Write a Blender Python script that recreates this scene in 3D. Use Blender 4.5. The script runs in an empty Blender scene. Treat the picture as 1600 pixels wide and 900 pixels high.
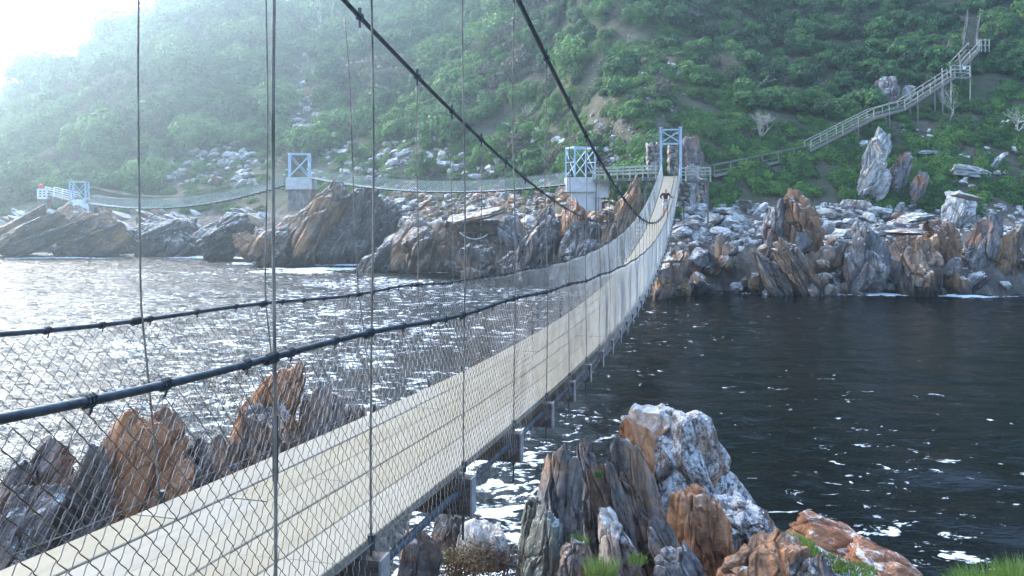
import bpy, math, random
import numpy as np
from mathutils import Vector, Matrix
R = math.radians
random.seed(7); rng = np.random.default_rng(7)
scene = bpy.context.scene
COL = scene.collection

# ------------------------------------------------------------------ camera, light, exposure
F = 1244.0; HY = 316.0; CX = 800.0; EYE = 7.0     # focal length and horizon in photo pixels, eye height over the water
cd = bpy.data.cameras.new('camera'); cam = bpy.data.objects.new('camera', cd); COL.objects.link(cam)
cam.location = (0, 0, EYE); cam.rotation_euler = (R(90), 0, 0)
cd.sensor_width = 36.0; cd.lens = 36.0 * F / 1600.0; cd.shift_y = -(450.0 - HY) / 1600.0
cd.clip_start = 0.05; cd.clip_end = 6000
scene.camera = cam
SUN_AZ, SUN_EL = R(-50), R(32)                    # azimuth measured from +Y towards +X
w = bpy.data.worlds.new('World'); scene.world = w; w.use_nodes = True
nt = w.node_tree; bg = nt.nodes['Background']
sky = nt.nodes.new('ShaderNodeTexSky'); sky.sky_type = 'NISHITA'; sky.sun_disc = False
sky.sun_elevation = SUN_EL; sky.sun_rotation = SUN_AZ; sky.air_density = 1.0; sky.dust_density = 1.0; sky.ozone_density = 1.0
nt.links.new(sky.outputs[0], bg.inputs[0]); bg.inputs[1].default_value = 0.15
sl = bpy.data.lights.new('sun', 'SUN'); so = bpy.data.objects.new('sun', sl); COL.objects.link(so)
sl.energy = 1.4; sl.angle = R(35); sl.color = (1.0, 0.95, 0.88)
sd = Vector((math.sin(SUN_AZ) * math.cos(SUN_EL), math.cos(SUN_AZ) * math.cos(SUN_EL), math.sin(SUN_EL)))
so.rotation_euler = sd.to_track_quat('Z', 'Y').to_euler(); so.location = (-40, 60, 90)
scene.view_settings.view_transform = 'Standard'; scene.view_settings.look = 'None'
scene.view_settings.exposure = 2.85; scene.view_settings.gamma = 1.0
HAZE_DENSITY, HAZE_G = 0.0015, 0.76

# ------------------------------------------------------------------ numpy noise
_perm = np.random.default_rng(3).random(1 << 16).astype(np.float32) * 2 - 1
def vnoise(p):
    p = np.asarray(p, dtype=np.float64); i = np.floor(p).astype(np.int64); f = p - i; u = f * f * (3 - 2 * f)
    def h(dx, dy, dz):
        n = (i[:, 0] + dx) * 73856093 ^ (i[:, 1] + dy) * 19349663 ^ (i[:, 2] + dz) * 83492791
        n = (n ^ (n >> 13)) * 1274126177
        return _perm[(n ^ (n >> 16)) & 0xFFFF]
    x, y, z = u[:, 0], u[:, 1], u[:, 2]
    a = h(0,0,0)*(1-x)+h(1,0,0)*x; b = h(0,1,0)*(1-x)+h(1,1,0)*x
    c = h(0,0,1)*(1-x)+h(1,0,1)*x; d = h(0,1,1)*(1-x)+h(1,1,1)*x
    return (a*(1-y)+b*y)*(1-z)+(c*(1-y)+d*y)*z
def fbm(p, o=4, g=0.5):
    s = 0; a = 1.0; t = 0; p = np.array(p, dtype=np.float64)
    for k in range(o):
        s = s + a * vnoise(p + 17.3 * k); t += a; a *= g; p = p * 2.03
    return s / t
def n2(x, y, sc, o=4, off=0.0):
    x = np.asarray(x, float); y = np.asarray(y, float)
    return fbm(np.stack([x.ravel() * sc + off, y.ravel() * sc - off, np.full(x.size, off * .37)], 1), o).reshape(x.shape)

# ------------------------------------------------------------------ object helpers
def tag(o, label=None, cat=None, group=None, kind=None):
    if label: o['label'] = label
    if cat: o['category'] = cat
    if group: o['group'] = group
    if kind: o['kind'] = kind
    return o
def empty(name, loc, label, cat, group=None, rz=0.0):
    o = bpy.data.objects.new(name, None); COL.objects.link(o); o.location = loc; o.rotation_euler = (0, 0, rz)
    o.empty_display_size = 0.3
    return tag(o, label, cat, group)
def mesh_np(name, v, f, mat, smooth=True):
    """v (N,3); f (M,k) constant size faces"""
    v = np.asarray(v, dtype=np.float32); f = np.asarray(f, dtype=np.int32); k = f.shape[1]
    me = bpy.data.meshes.new(name)
    me.vertices.add(len(v)); me.vertices.foreach_set('co', v.ravel())
    me.loops.add(f.size); me.loops.foreach_set('vertex_index', f.ravel())
    me.polygons.add(len(f)); me.polygons.foreach_set('loop_start', np.arange(0, f.size, k, dtype=np.int32))
    me.polygons.foreach_set('loop_total', np.full(len(f), k, dtype=np.int32))
    me.polygons.foreach_set('use_smooth', np.full(len(f), smooth, dtype=bool))
    me.update(calc_edges=True)
    if mat: me.materials.append(mat)
    return me
def link(name, me, parent=None, loc=None, rot=None, sc=None):
    o = bpy.data.objects.new(name, me); COL.objects.link(o)
    if parent: o.parent = parent
    if loc is not None: o.location = loc
    if rot is not None: o.rotation_euler = rot
    if sc is not None: o.scale = sc
    return o
class MB:
    def __init__(s): s.v = []; s.f = []; s.n = 0
    def add(s, v, f):
        v = np.asarray(v, float); s.v.append(v); s.f += [[i + s.n for i in q] for q in f]; s.n += len(v); return s
    def box(s, c, hx, hy, hz, M=None):
        """c centre, hx hy hz half sizes (or half vectors)"""
        c = np.array(c, float)
        ax = [np.array(h, float) if np.ndim(h) else None for h in (hx, hy, hz)]
        if ax[0] is None: ax[0] = np.array((hx, 0, 0.))
        if ax[1] is None: ax[1] = np.array((0, hy, 0.))
        if ax[2] is None: ax[2] = np.array((0, 0, hz))
        v = [c + a * ax[0] + b * ax[1] + d * ax[2] for a in (-1, 1) for b in (-1, 1) for d in (-1, 1)]
        return s.add(v, [[0,1,3,2],[4,6,7,5],[0,4,5,1],[2,3,7,6],[0,2,6,4],[1,5,7,3]])
    def bar(s, a, b, w, h, up=(0, 0, 1)):
        """rectangular bar from a to b, width w across, h along up"""
        a = np.array(a, float); b = np.array(b, float); d = b - a; L = np.linalg.norm(d)
        if L < 1e-6: return s
        d /= L; up = np.array(up, float); sd_ = np.cross(d, up)
        if np.linalg.norm(sd_) < 1e-3: sd_ = np.cross(d, (1, 0, 0))
        sd_ /= np.linalg.norm(sd_); u = np.cross(sd_, d)
        return s.box((a + b) / 2, d * L / 2, sd_ * w / 2, u * h / 2)
    def tube(s, pts, r, n=6, cap=True):
        pts = np.asarray(pts, float); m = len(pts); rr = np.full(m, r) if np.ndim(r) == 0 else np.asarray(r, float)
        t = np.gradient(pts, axis=0); t /= np.linalg.norm(t, axis=1)[:, None] + 1e-12
        ref = np.array((0, 0, 1.)) if abs(t[:, 2]).mean() < .8 else np.array((1., 0, 0))
        a = np.cross(t, ref); a /= np.linalg.norm(a, axis=1)[:, None] + 1e-12; b = np.cross(t, a)
        th = np.linspace(0, 2 * np.pi, n, endpoint=False)
        v = pts[:, None] + rr[:, None, None] * (np.cos(th)[None, :, None] * a[:, None] + np.sin(th)[None, :, None] * b[:, None])
        f = [[i*n+j, i*n+(j+1) % n, (i+1)*n+(j+1) % n, (i+1)*n+j] for i in range(m-1) for j in range(n)]
        if cap: f += [list(range(n))[::-1], [(m-1)*n+j for j in range(n)]]
        return s.add(v.reshape(-1, 3), f)
    def mesh(s, name, mat, smooth=False, bevel=0):
        me = bpy.data.meshes.new(name); me.from_pydata(np.concatenate(s.v).tolist(), [], s.f)
        if smooth: me.polygons.foreach_set('use_smooth', [True] * len(me.polygons))
        if mat: me.materials.append(mat)
        me.update(); return me
    def build(s, name, mat, parent=None, smooth=False, bevel=0):
        o = link(name, s.mesh(name, mat, smooth), parent)
        if parent is not None and parent.type == 'EMPTY':       # vertices were given in world space
            o.matrix_parent_inverse = Matrix.Identity(4)
            o.location = -parent.location if parent.rotation_euler.z == 0 else (0, 0, 0)
        if bevel:
            b = o.modifiers.new('bevel', 'BEVEL'); b.width = bevel; b.segments = 2; b.limit_method = 'ANGLE'
        return o
def grid_faces(nu, nv):
    i, j = np.meshgrid(np.arange(nu - 1), np.arange(nv - 1), indexing='ij')
    a = (i * nv + j).ravel(); return np.stack([a, a + nv, a + nv + 1, a + 1], 1)
def tubes_np(P, r, n=3):
    """many equal-length polylines at once: P (W,K,3) -> verts, quads"""
    W, K, _ = P.shape
    t = np.gradient(P, axis=1); t /= np.linalg.norm(t, axis=2)[..., None] + 1e-12
    ref = np.array((0.9739, -0.227, 0.0))
    a = np.cross(t, ref); a /= np.linalg.norm(a, axis=2)[..., None] + 1e-12; b = np.cross(t, a)
    th = np.linspace(0, 2 * np.pi, n, endpoint=False)
    rr = r if np.ndim(r) == 0 else np.asarray(r)[:, None, None, None]
    v = P[:, :, None] + rr * (np.cos(th)[:, None] * a[:, :, None] + np.sin(th)[:, None] * b[:, :, None])
    i = np.arange(W)[:, None, None] * K * n + np.arange(K - 1)[None, :, None] * n; j = np.arange(n)[None, None, :]
    f = np.stack([i + j, i + (j + 1) % n, i + n + (j + 1) % n, i + n + j], -1).reshape(-1, 4)
    return v.reshape(-1, 3), f
def P(px, py, Y): return np.array(((px - CX) / F * Y, Y, EYE - (py - HY) / F * Y))
def pxy(X, Y, Z): return CX + F * X / Y, HY - F * (Z - EYE) / Y

# ------------------------------------------------------------------ materials
def mat(name, col=(.5, .5, .5), rough=.7, metal=0.0, spec=.5):
    m = bpy.data.materials.new(name); m.use_nodes = True; b = m.node_tree.nodes['Principled BSDF']
    b.inputs['Base Color'].default_value = (*col, 1); b.inputs['Roughness'].default_value = rough
    b.inputs['Metallic'].default_value = metal; b.inputs['Specular IOR Level'].default_value = spec
    return m
class NT:
    def __init__(s, m): s.t = m.node_tree; s.b = s.t.nodes['Principled BSDF']
    def n(s, ty, **kw):
        x = s.t.nodes.new(ty)
        for k, v in kw.items(): setattr(x, k, v)
        return x
    def l(s, a, b): s.t.links.new(a, b)
    def coord(s, kind='Object'):
        return s.n('ShaderNodeTexCoord').outputs[kind] if kind != 'World' else s.n('ShaderNodeNewGeometry').outputs['Position']
    def mapped(s, c, sc=(1, 1, 1), loc=(0, 0, 0), rot=(0, 0, 0)):
        m = s.n('ShaderNodeMapping'); s.l(c, m.inputs[0]); m.inputs['Scale'].default_value = sc
        m.inputs['Location'].default_value = loc; m.inputs['Rotation'].default_value = rot; return m.outputs[0]
    def noise(s, c, scale=1, detail=4, rough=.55, dist=0, w=None):
        x = s.n('ShaderNodeTexNoise'); x.inputs['Scale'].default_value = scale; x.inputs['Detail'].default_value = detail
        x.inputs['Roughness'].default_value = rough; x.inputs['Distortion'].default_value = dist
        if w is not None: x.noise_dimensions = '4D'; s.l(w, x.inputs['W'])
        s.l(c, x.inputs['Vector']); return x.outputs['Fac']
    def voro(s, c, scale=1, feat='DISTANCE_TO_EDGE'):
        x = s.n('ShaderNodeTexVoronoi', feature=feat); x.inputs['Scale'].default_value = scale; s.l(c, x.inputs['Vector']); return x.outputs[0]
    def ramp(s, f, stops, interp='LINEAR'):
        x = s.n('ShaderNodeValToRGB'); e = x.color_ramp.elements; x.color_ramp.interpolation = interp
        while len(e) < len(stops): e.new(.5)
        for q, (p_, c) in zip(e, stops): q.position = p_; q.color = (*c, 1) if np.ndim(c) else (c, c, c, 1)
        s.l(f, x.inputs[0]); return x.outputs[0]
    def mix(s, f, a, b, blend='MIX'):
        x = s.n('ShaderNodeMix', data_type='RGBA', blend_type=blend)
        for v, i in ((f, 0), (a, 6), (b, 7)):
            if hasattr(v, 'links'): s.l(v, x.inputs[i])
            else: x.inputs[i].default_value = v if i == 0 else (*v, 1)
        return x.outputs[2]
    def math(s, op, a, b=0.0, c=0.0, clamp=False):
        x = s.n('ShaderNodeMath', operation=op, use_clamp=clamp)
        for i, v in enumerate((a, b, c)):
            if hasattr(v, 'links'): s.l(v, x.inputs[i])
            else: x.inputs[i].default_value = v
        return x.outputs[0]
    def bump(s, h, strength=.5, dist=.02, prev=None):
        x = s.n('ShaderNodeBump'); x.inputs['Strength'].default_value = strength; x.inputs['Distance'].default_value = dist
        s.l(h, x.inputs['Height'])
        if prev is not None: s.l(prev, x.inputs['Normal'])
        return x.outputs[0]
    def rand(s): return s.n('ShaderNodeObjectInfo').outputs['Random']
    def nz(s):
        x = s.n('ShaderNodeSeparateXYZ'); s.l(s.n('ShaderNodeNewGeometry').outputs['Normal'], x.inputs[0]); return x.outputs[2]

def rock_mat(name, cols, patch=(.35, .12, .035), pamt=.35, crust=(.55, .55, .53), camt=.3, ss=1.0, speck=0.0, wet=False):
    """bedded rock: strata colours along local x, lichen patches, pale crust on top faces"""
    m = mat(name, rough=.85, spec=.3); t = NT(m); c = t.coord('Object'); w_ = t.math('MULTIPLY', t.rand(), 40)
    st = t.noise(t.mapped(c, (3.6 * ss, 1.9 * ss, 1.5 * ss)), 1, 7, .62, .6, w_)
    big = t.noise(c, .7 * ss, 5, .6, .3, w_); fine = t.noise(c, 14 * ss, 5, .65, 0, w_)
    base = t.ramp(st, [(.32, cols[0]), (.45, cols[1]), (.56, cols[2]), (.68, cols[3])])
    base = t.mix(t.ramp(fine, [(.3, .0), (.75, .55)]), base, cols[0])
    pm = t.ramp(t.math('ADD', t.math('MULTIPLY', big, .7), t.math('MULTIPLY', fine, .3)), [(.60 - .2 * pamt, 0.), (.68 - .2 * pamt, 1.)])
    pc = t.mix(fine, patch, (patch[0] * 1.25, patch[1] * 1.5, patch[2] * 1.6)); pc = t.mix(t.ramp(st, [(.35, .5), (.6, 0.)]), pc, cols[1])
    base = t.mix(t.math('MULTIPLY', pm, .85), base, pc)
    nz = t.nz(); cn = t.noise(c, 4.6 * ss, 8, .78, .2, w_)
    cm = t.ramp(t.math('ADD', t.math('MULTIPLY', nz, .22), cn), [(.72 - .25 * camt, 0.), (.80 - .25 * camt, 1.)])
    base = t.mix(t.math('MULTIPLY', cm, .85), base, crust)
    if speck:
        sp = t.ramp(t.noise(c, 9 * ss, 8, .8, 0, w_), [(.44, 1.), (.5, 0.)]); base = t.mix(t.math('MULTIPLY', sp, speck), base, (.05, .045, .045))
    if wet:
        x = t.n('ShaderNodeSeparateXYZ'); t.l(t.coord('World'), x.inputs[0])
        wz = t.ramp(t.math('MULTIPLY', t.math('ADD', x.outputs[2], t.math('MULTIPLY', big, 1.6)), .5), [(.5, 1.), (1.0, 0.)])
        base = t.mix(t.math('MULTIPLY', wz, .75), base, (.02, .018, .017))
        t.l(t.math('SUBTRACT', .85, t.math('MULTIPLY', wz, .45)), t.b.inputs['Roughness'])
    t.l(base, t.b.inputs['Base Color'])
    cr = t.voro(t.mapped(c, (3.2 * ss, 1.2 * ss, .8 * ss)), 1)
    b1 = t.bump(t.ramp(cr, [(0., 0.), (.06, 1.)]), .8, .07 / ss); b2 = t.bump(st, .9, .10 / ss, b1); b3 = t.bump(t.noise(c, 38 * ss, 6, .7, 0, w_), .8, .012 / ss, t.bump(fine, .9, .045 / ss, b2))
    t.l(b3, t.b.inputs['Normal']); return m
M = {}
DK = [(.04, .034, .034), (.10, .08, .073), (.18, .148, .135), (.30, .26, .23)]
GY = [(.065, .058, .062), (.15, .135, .135), (.24, .225, .22), (.38, .36, .34)]
PALE = [(.15, .14, .135), (.32, .305, .29), (.46, .44, .42), (.60, .58, .55)]
OR = [(.08, .05, .04), (.20, .11, .07), (.30, .155, .085), (.38, .27, .20)]
M['r_dark'] = rock_mat('rock dark bedded', DK, patch=(.30, .16, .09), pamt=.25, camt=.35, ss=.45, wet=True)
M['r_brown'] = rock_mat('rock brown bedded', [(.045, .035, .03), (.13, .09, .07), (.25, .185, .145), (.36, .29, .235)], patch=(.38, .18, .08), pamt=.6, camt=.3, ss=.45, wet=True)
M['r_grey'] = rock_mat('rock grey lichen', GY, pamt=.4, camt=.35, ss=.5)
M['r_pale'] = rock_mat('rock pale', PALE, patch=(.38, .27, .16), pamt=.2, camt=.5, ss=.5)
M['r_orange'] = rock_mat('rock orange', OR, patch=(.32, .155, .08), camt=.25, pamt=.5, ss=.6)
M['f_fin'] = rock_mat('near rock grey fins', GY, patch=(.32, .17, .10), pamt=.55, crust=(.46, .46, .46), camt=.12, ss=1.7)
M['f_green'] = rock_mat('near rock greenish grey', [(.06, .058, .052), (.145, .14, .12), (.23, .228, .20), (.37, .37, .34)], patch=(.22, .2, .12), pamt=.4, camt=.4, ss=1.7)
M['f_white'] = rock_mat('near rock white crust', [(.10, .085, .08), (.2, .17, .15), (.3, .26, .23), (.45, .4, .36)], patch=(.34, .17, .09), pamt=.55, crust=(.50, .50, .51), camt=.8, ss=1.6, speck=.9)
M['f_quartz'] = rock_mat('near rock quartz', [(.3, .2, .15), (.5, .42, .38), (.64, .58, .54), (.72, .7, .68)], patch=(.5, .22, .09), pamt=.3, crust=(.58, .57, .57), camt=.35, ss=1.0)
M['f_orange'] = rock_mat('near rock orange lichen', OR, patch=(.42, .165, .07), pamt=.8, crust=(.45, .43, .41), camt=.0, ss=1.5)
M['f_rust'] = rock_mat('near rock rusty', [(.13, .06, .035), (.25, .105, .055), (.32, .145, .075), (.38, .22, .14)], patch=(.30, .11, .05), pamt=.7, camt=.0, ss=1.3)
M['f_dark'] = rock_mat('near rock dark', DK, patch=(.3, .13, .06), pamt=.45, camt=.15, ss=1.5)

def wood_mat():
    m = mat('pale pine plank', rough=.7, spec=.3); t = NT(m); c = t.coord('World'); w_ = t.math('MULTIPLY', t.rand(), 50)
    a = math.atan2(1, .2331)
    g = t.mapped(t.mapped(c, rot=(0, 0, -a)), (.7, 22, 22)); n1 = t.noise(g, 1, 5, .6, .8, w_); n0 = t.noise(c, 1.3, 3, .5, 0, w_)
    col = t.ramp(n1, [(.3, (.12, .09, .055)), (.5, (.20, .17, .115)), (.7, (.25, .225, .17))])
    col = t.mix(t.ramp(t.noise(t.mapped(t.mapped(c, rot=(0, 0, -a)), (.4, 60, 60)), 1, 3, .7, 0, w_), [(.4, 0.), (.7, .45)]), col, (.20, .15, .09)); tint = t.ramp(t.rand(), [(0., (.265, .235, .175)), (.25, (.275, .255, .215)), (.5, (.255, .22, .155)), (.7, (.27, .25, .21)), (.88, (.25, .215, .155))], 'CONSTANT')
    col = t.mix(.6, col, tint); col = t.mix(t.ramp(n0, [(.48, 0.), (.72, .45)]), col, (.17, .13, .085))
    kn = t.voro(t.mapped(t.mapped(c, rot=(0, 0, -a)), (1.6, 9, 9)), 1, 'F1'); col = t.mix(t.ramp(kn, [(.04, .7), (.09, 0.)]), col, (.16, .09, .05))
    t.l(col, t.b.inputs['Base Color']); t.l(t.bump(n1, .35, .004), t.b.inputs['Normal']); return m
M['plank'] = wood_mat()
def simple(name, c1, c2, scale=8, rough=.75, metal=0.0, bump=.3, coord='Object', sc3=(1, 1, 1), bd=.01):
    m = mat(name, rough=rough, metal=metal); t = NT(m); c = t.mapped(t.coord(coord), sc3); n_ = t.noise(c, scale, 6, .65)
    t.l(t.ramp(n_, [(.35, c1), (.68, c2)]), t.b.inputs['Base Color'])
    if bump: t.l(t.bump(n_, bump, bd), t.b.inputs['Normal'])
    return m
M['beam'] = simple('weathered brown beam', (.045, .035, .03), (.13, .10, .085), 6, .85, bump=.5, sc3=(1, 1, 6))
M['beam_end'] = simple('grey beam end', (.16, .15, .145), (.32, .31, .30), 9, .85)
M['cable'] = simple('dark steel cable', (.025, .032, .04), (.075, .09, .105), 20, .45, .6)
M['tie'] = simple('black rubber tie', (.012, .012, .013), (.03, .03, .032), 20, .6)
M['wire'] = simple('grey hanger wire', (.07, .06, .05), (.26, .24, .21), 5, .5, .3, 0)
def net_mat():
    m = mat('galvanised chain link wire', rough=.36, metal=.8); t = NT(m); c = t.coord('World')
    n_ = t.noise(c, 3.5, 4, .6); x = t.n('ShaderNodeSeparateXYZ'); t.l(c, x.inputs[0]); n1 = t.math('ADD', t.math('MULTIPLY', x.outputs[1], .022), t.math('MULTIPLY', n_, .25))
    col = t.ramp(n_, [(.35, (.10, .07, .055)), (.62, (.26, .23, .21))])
    col = t.mix(t.ramp(n1, [(.26, 0.), (.6, .9)]), col, (.70, .72, .74)); t.l(col, t.b.inputs['Base Color']); return m  # paler along y: dark near wires and light-catching far ones painted in
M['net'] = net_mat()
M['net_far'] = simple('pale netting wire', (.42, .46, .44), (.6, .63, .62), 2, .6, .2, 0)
M['paint'] = simple('pale blue tower paint', (.30, .40, .50), (.42, .52, .62), 4, .5, .1, .1)
M['pipe'] = simple('blue grey pipe', (.05, .062, .075), (.10, .12, .145), 8, .5, .3, .2)
M['concrete'] = simple('pale concrete', (.42, .42, .41), (.58, .58, .57), 3, .9, 0, .4)
M['mason'] = rock_mat('masonry stone', [(.12, .11, .10), (.24, .22, .20), (.34, .32, .29), (.46, .44, .40)], pamt=.3, camt=.3, ss=.7)
M['timber'] = simple('weathered grey timber', (.10, .095, .085), (.26, .25, .22), 5, .85, 0, .3, sc3=(1, 1, 4))
M['timber_pale'] = simple('pale timber rail', (.20, .20, .165), (.46, .46, .39), 3, .8, 0, .3)
M['timber_dark'] = simple('dark timber', (.06, .055, .05), (.16, .15, .14), 5, .85, 0, .3)
M['white'] = simple('white paint', (.62, .64, .66), (.78, .8, .8), 3, .6, 0, 0)
M['red'] = simple('red paint', (.55, .04, .03), (.62, .07, .05), 3, .5, 0, 0)
M['driftwood'] = simple('bare grey branch', (.24, .21, .18), (.52, .48, .43), 4, .9, 0, .3)
M['brush'] = simple('brown twig', (.10, .07, .055), (.26, .20, .16), 4, .9, 0, 0)
def leaf_mat(name, stops, rough=.6, sc=.35):
    m = mat(name, rough=rough, spec=.25); t = NT(m); c = t.coord('World')
    n_ = t.noise(c, sc, 4, .6); f = t.noise(c, 1.3, 3, .6); r = t.rand()
    v = t.math('ADD', t.math('MULTIPLY', n_, .40), t.math('ADD', t.math('MULTIPLY', r, .22), t.math('MULTIPLY', f, .40)))
    t.l(t.ramp(v, stops), t.b.inputs['Base Color'])
    tr = t.n('ShaderNodeBsdfTranslucent'); t.l(t.ramp(v, [(p_, (c_[0] * 1.1, c_[1] * 1.25, c_[2] * .7)) for p_, c_ in stops]), tr.inputs[0])
    mx = t.n('ShaderNodeMixShader'); mx.inputs[0].default_value = .3
    t.l(t.b.outputs[0], mx.inputs[1]); t.l(tr.outputs[0], mx.inputs[2]); t.l(mx.outputs[0], t.t.nodes['Material Output'].inputs[0])
    return m
M['leaf'] = leaf_mat('shrub leaves', [(.32, (.014, .035, .018)), (.44, (.038, .10, .038)), (.54, (.075, .175, .055)), (.66, (.14, .24, .075))])
M['leaf_dull'] = leaf_mat('dull scrub leaves', [(.25, (.045, .055, .04)), (.45, (.085, .09, .065)), (.62, (.12, .115, .08)), (.75, (.11, .14, .07))])
M['cover'] = leaf_mat('ground cover leaves', [(.3, (.025, .06, .022)), (.45, (.05, .115, .03)), (.58, (.09, .19, .04)), (.7, (.17, .28, .06))])
M['grass'] = leaf_mat('grass blades', [(.25, (.13, .12, .05)), (.5, (.12, .19, .05)), (.75, (.23, .28, .11))], sc=1.5)
M['heath'] = leaf_mat('brown heath', [(.25, (.045, .035, .02)), (.45, (.11, .065, .045)), (.6, (.09, .085, .03)), (.75, (.13, .15, .05))], sc=1.2)
def ground_mat(near=False):
    m = mat('earth and grass' if not near else 'near shore earth', rough=.95, spec=.15); t = NT(m); c = t.coord('World')
    a = t.noise(c, .12, 5, .6); b = t.noise(c, 1.1, 6, .65); f = t.noise(c, 7, 4, .6)
    col = t.ramp(b, [(.3, (.05, .045, .035)), (.48, (.10, .085, .06)), (.6, (.16, .14, .11)), (.75, (.28, .26, .23))])
    g = t.ramp(f, [(.35, (.03, .04, .02)), (.65, (.06, .095, .035))])
    col = t.mix(t.ramp(t.math('ADD', t.math('MULTIPLY', a, .5), t.math('MULTIPLY', b, .5)), [(.44, 0.), (.60, .8)]), col, g)
    x = t.n('ShaderNodeSeparateXYZ'); t.l(c, x.inputs[0])
    rk = t.ramp(t.noise(t.mapped(c, (1.2, .5, .5), rot=(0, .6, .3)), 1, 7, .65, .5), [(.3, (.03, .027, .025)), (.5, (.10, .085, .075)), (.7, (.24, .21, .18))])
    zz = t.ramp(t.math('MULTIPLY', t.math('ADD', x.outputs[2], t.math('MULTIPLY', b, 4)), .1), [(.72 if not near else .55, 1.), (.86 if not near else .7, 0.)])
    t.l(t.mix(zz, col, rk), t.b.inputs['Base Color'])
    t.l(t.bump(f, .6, .12, t.bump(b, .8, .5)), t.b.inputs['Normal']); return m
M['ground'] = ground_mat(); M['ground_near'] = ground_mat(True)
def water_mat():
    m = mat('dark tannin water', (.0015, .0025, .003), .05, spec=.35); t = NT(m); t.b.inputs['IOR'].default_value = 1.33; c = t.coord('World')
    n1 = t.noise(t.mapped(c, (.9, 1.5, 1), rot=(0, 0, .3)), 1.0, 5, .6, .4); n2_ = t.noise(t.mapped(c, (3.2, 5.5, 1), rot=(0, 0, -.2)), 1.0, 4, .6, .3)
    at = t.n('ShaderNodeAttribute', attribute_name='foam')
    big = t.noise(c, .22, 3, .5); med = t.noise(t.mapped(c, (.8, 1.1, 1)), 1.6, 6, .62, .9); fine = t.noise(t.mapped(c, (.8, 1.2, 1)), 6, 4, .6, .3)
    v = t.math('ADD', t.math('MULTIPLY', med, .75), t.math('MULTIPLY', fine, .25))
    thr = t.math('SUBTRACT', .745, t.math('ADD', t.math('MULTIPLY', big, .17), t.math('MULTIPLY', at.outputs['Fac'], .42)))
    fm = t.math('MULTIPLY', t.math('SUBTRACT', v, thr), 20, clamp=True)
    fm = t.math('MULTIPLY', fm, t.ramp(at.outputs['Fac'], [(0., .75), (.3, 1.)]))
    t.l(t.mix(fm, (.0015, .0025, .003), (.72, .76, .80)), t.b.inputs['Base Color'])
    t.l(t.math('ADD', .06, t.math('MULTIPLY', fm, .7)), t.b.inputs['Roughness'])
    ch = t.n('ShaderNodeAttribute', attribute_name='chop').outputs['Fac']      # open sea is choppy, the river mouth is sheltered
    n0 = t.noise(t.mapped(c, (.28, .6, 1), rot=(0, 0, .25)), 1.0, 3, .6, .5); lo = t.math('MULTIPLY', t.math('MULTIPLY', n0, .45), t.math('MULTIPLY', ch, ch))
    hh = t.math('MULTIPLY', t.math('ADD', lo, t.math('ADD', t.math('MULTIPLY', n1, .36), t.math('MULTIPLY', n2_, .09))), ch)
    t.l(t.bump(fm, .6, .03, t.bump(hh, .9, 1.0)), t.b.inputs['Normal']); return m
M['water'] = water_mat()

# ------------------------------------------------------------------ terrain
SX = [-600, -330, -200, -150, -125, -100, -76, -60, -45, -36, -28, -22, -12, -4, 5, 12, 40, 60, 100, 400]
SY = [520, 400, 262, 186, 152, 128, 112, 111, 107, 103, 97, 94, 88, 80, 70, 62.5, 61, 59, 55, 40]
CXs = [-400, -250, -200, -160, -138, -124, -111, -102, -80, 0, 500]; CZs = [-5, 2, 14, 24, 30, 39, 51, 60, 108, 170, 190]
def terr(X, Y, rough=True):
    X = np.asarray(X, float); Y = np.asarray(Y, float)
    d = (Y - np.interp(X, SX, SY)) * np.interp(X, [-90, -70, 0, 15], [.75, .85, .85, .98])
    d = d + 1.3 * n2(X, Y, .16, 3, 5.0)
    sl_ = np.interp(X, [-130, -80, -60, -20, 5, 16], [1.0, .75, .62, .62, .74, .92])
    z = np.interp(d, [-9, -3, 0, .8, 2.5, 6, 12], [-5, -2.5, -.3, 1.2, 2.8, 4.1, 5.6]) + np.maximum(d - 12, 0) * sl_
    crest = np.interp(X, CXs, CZs) + 5 * n2(X, Y, .03, 3, 9.0)
    h = crest + .07 * (z - crest); z = np.where(z > crest, h, z)
    if rough:
        amp = np.clip((d - 2) / 25, 0, 1)
        z = z + amp * (5.5 * n2(X, Y, .022, 2, 1.0) + 3.2 * n2(X, Y, .07, 3, 2.0)) + .45 * n2(X, Y, .4, 3, 3.0) * np.clip(d + 1, 0, 1)
    return z
def t1(x, y): return float(terr(np.array([x]), np.array([y]))[0])
_Yr = np.concatenate([np.arange(56, 140, .5), np.arange(140, 420, 2.)])
def hit(px, py, default=80.0):
    X = (px - CX) / F * _Yr; Z = EYE - (py - HY) / F * _Yr; g = terr(X, _Yr) - Z; k = np.where(g > 0)[0]
    if len(k) == 0: return P(px, py, default)
    i = k[0]; Y = _Yr[i]
    if i > 0 and g[i] != g[i-1]: Y = _Yr[i-1] + (_Yr[i] - _Yr[i-1]) * (-g[i-1]) / (g[i] - g[i-1])
    return P(px, py, Y)
def axis(parts):
    a = []
    for lo, hi, st in parts: a += list(np.arange(lo, hi, st))
    a.append(parts[-1][1]); return np.array(a)
tx = axis([(-1500, -300, 100), (-300, -100, 5), (-100, 70, 1.0), (70, 150, 4), (150, 1500, 90)])
ty = axis([(38, 56, 3), (56, 130, .9), (130, 420, 4), (420, 1500, 90)])
GX, GY_ = np.meshgrid(tx, ty, indexing='ij'); GZ = terr(GX, GY_)
me = mesh_np('hillside', np.stack([GX.ravel(), GY_.ravel(), GZ.ravel()], 1), grid_faces(len(tx), len(ty)), M['ground'])
tag(link('hillside', me), 'steep hazy coastal hillside beyond the river mouth', None, None, 'structure')
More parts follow.
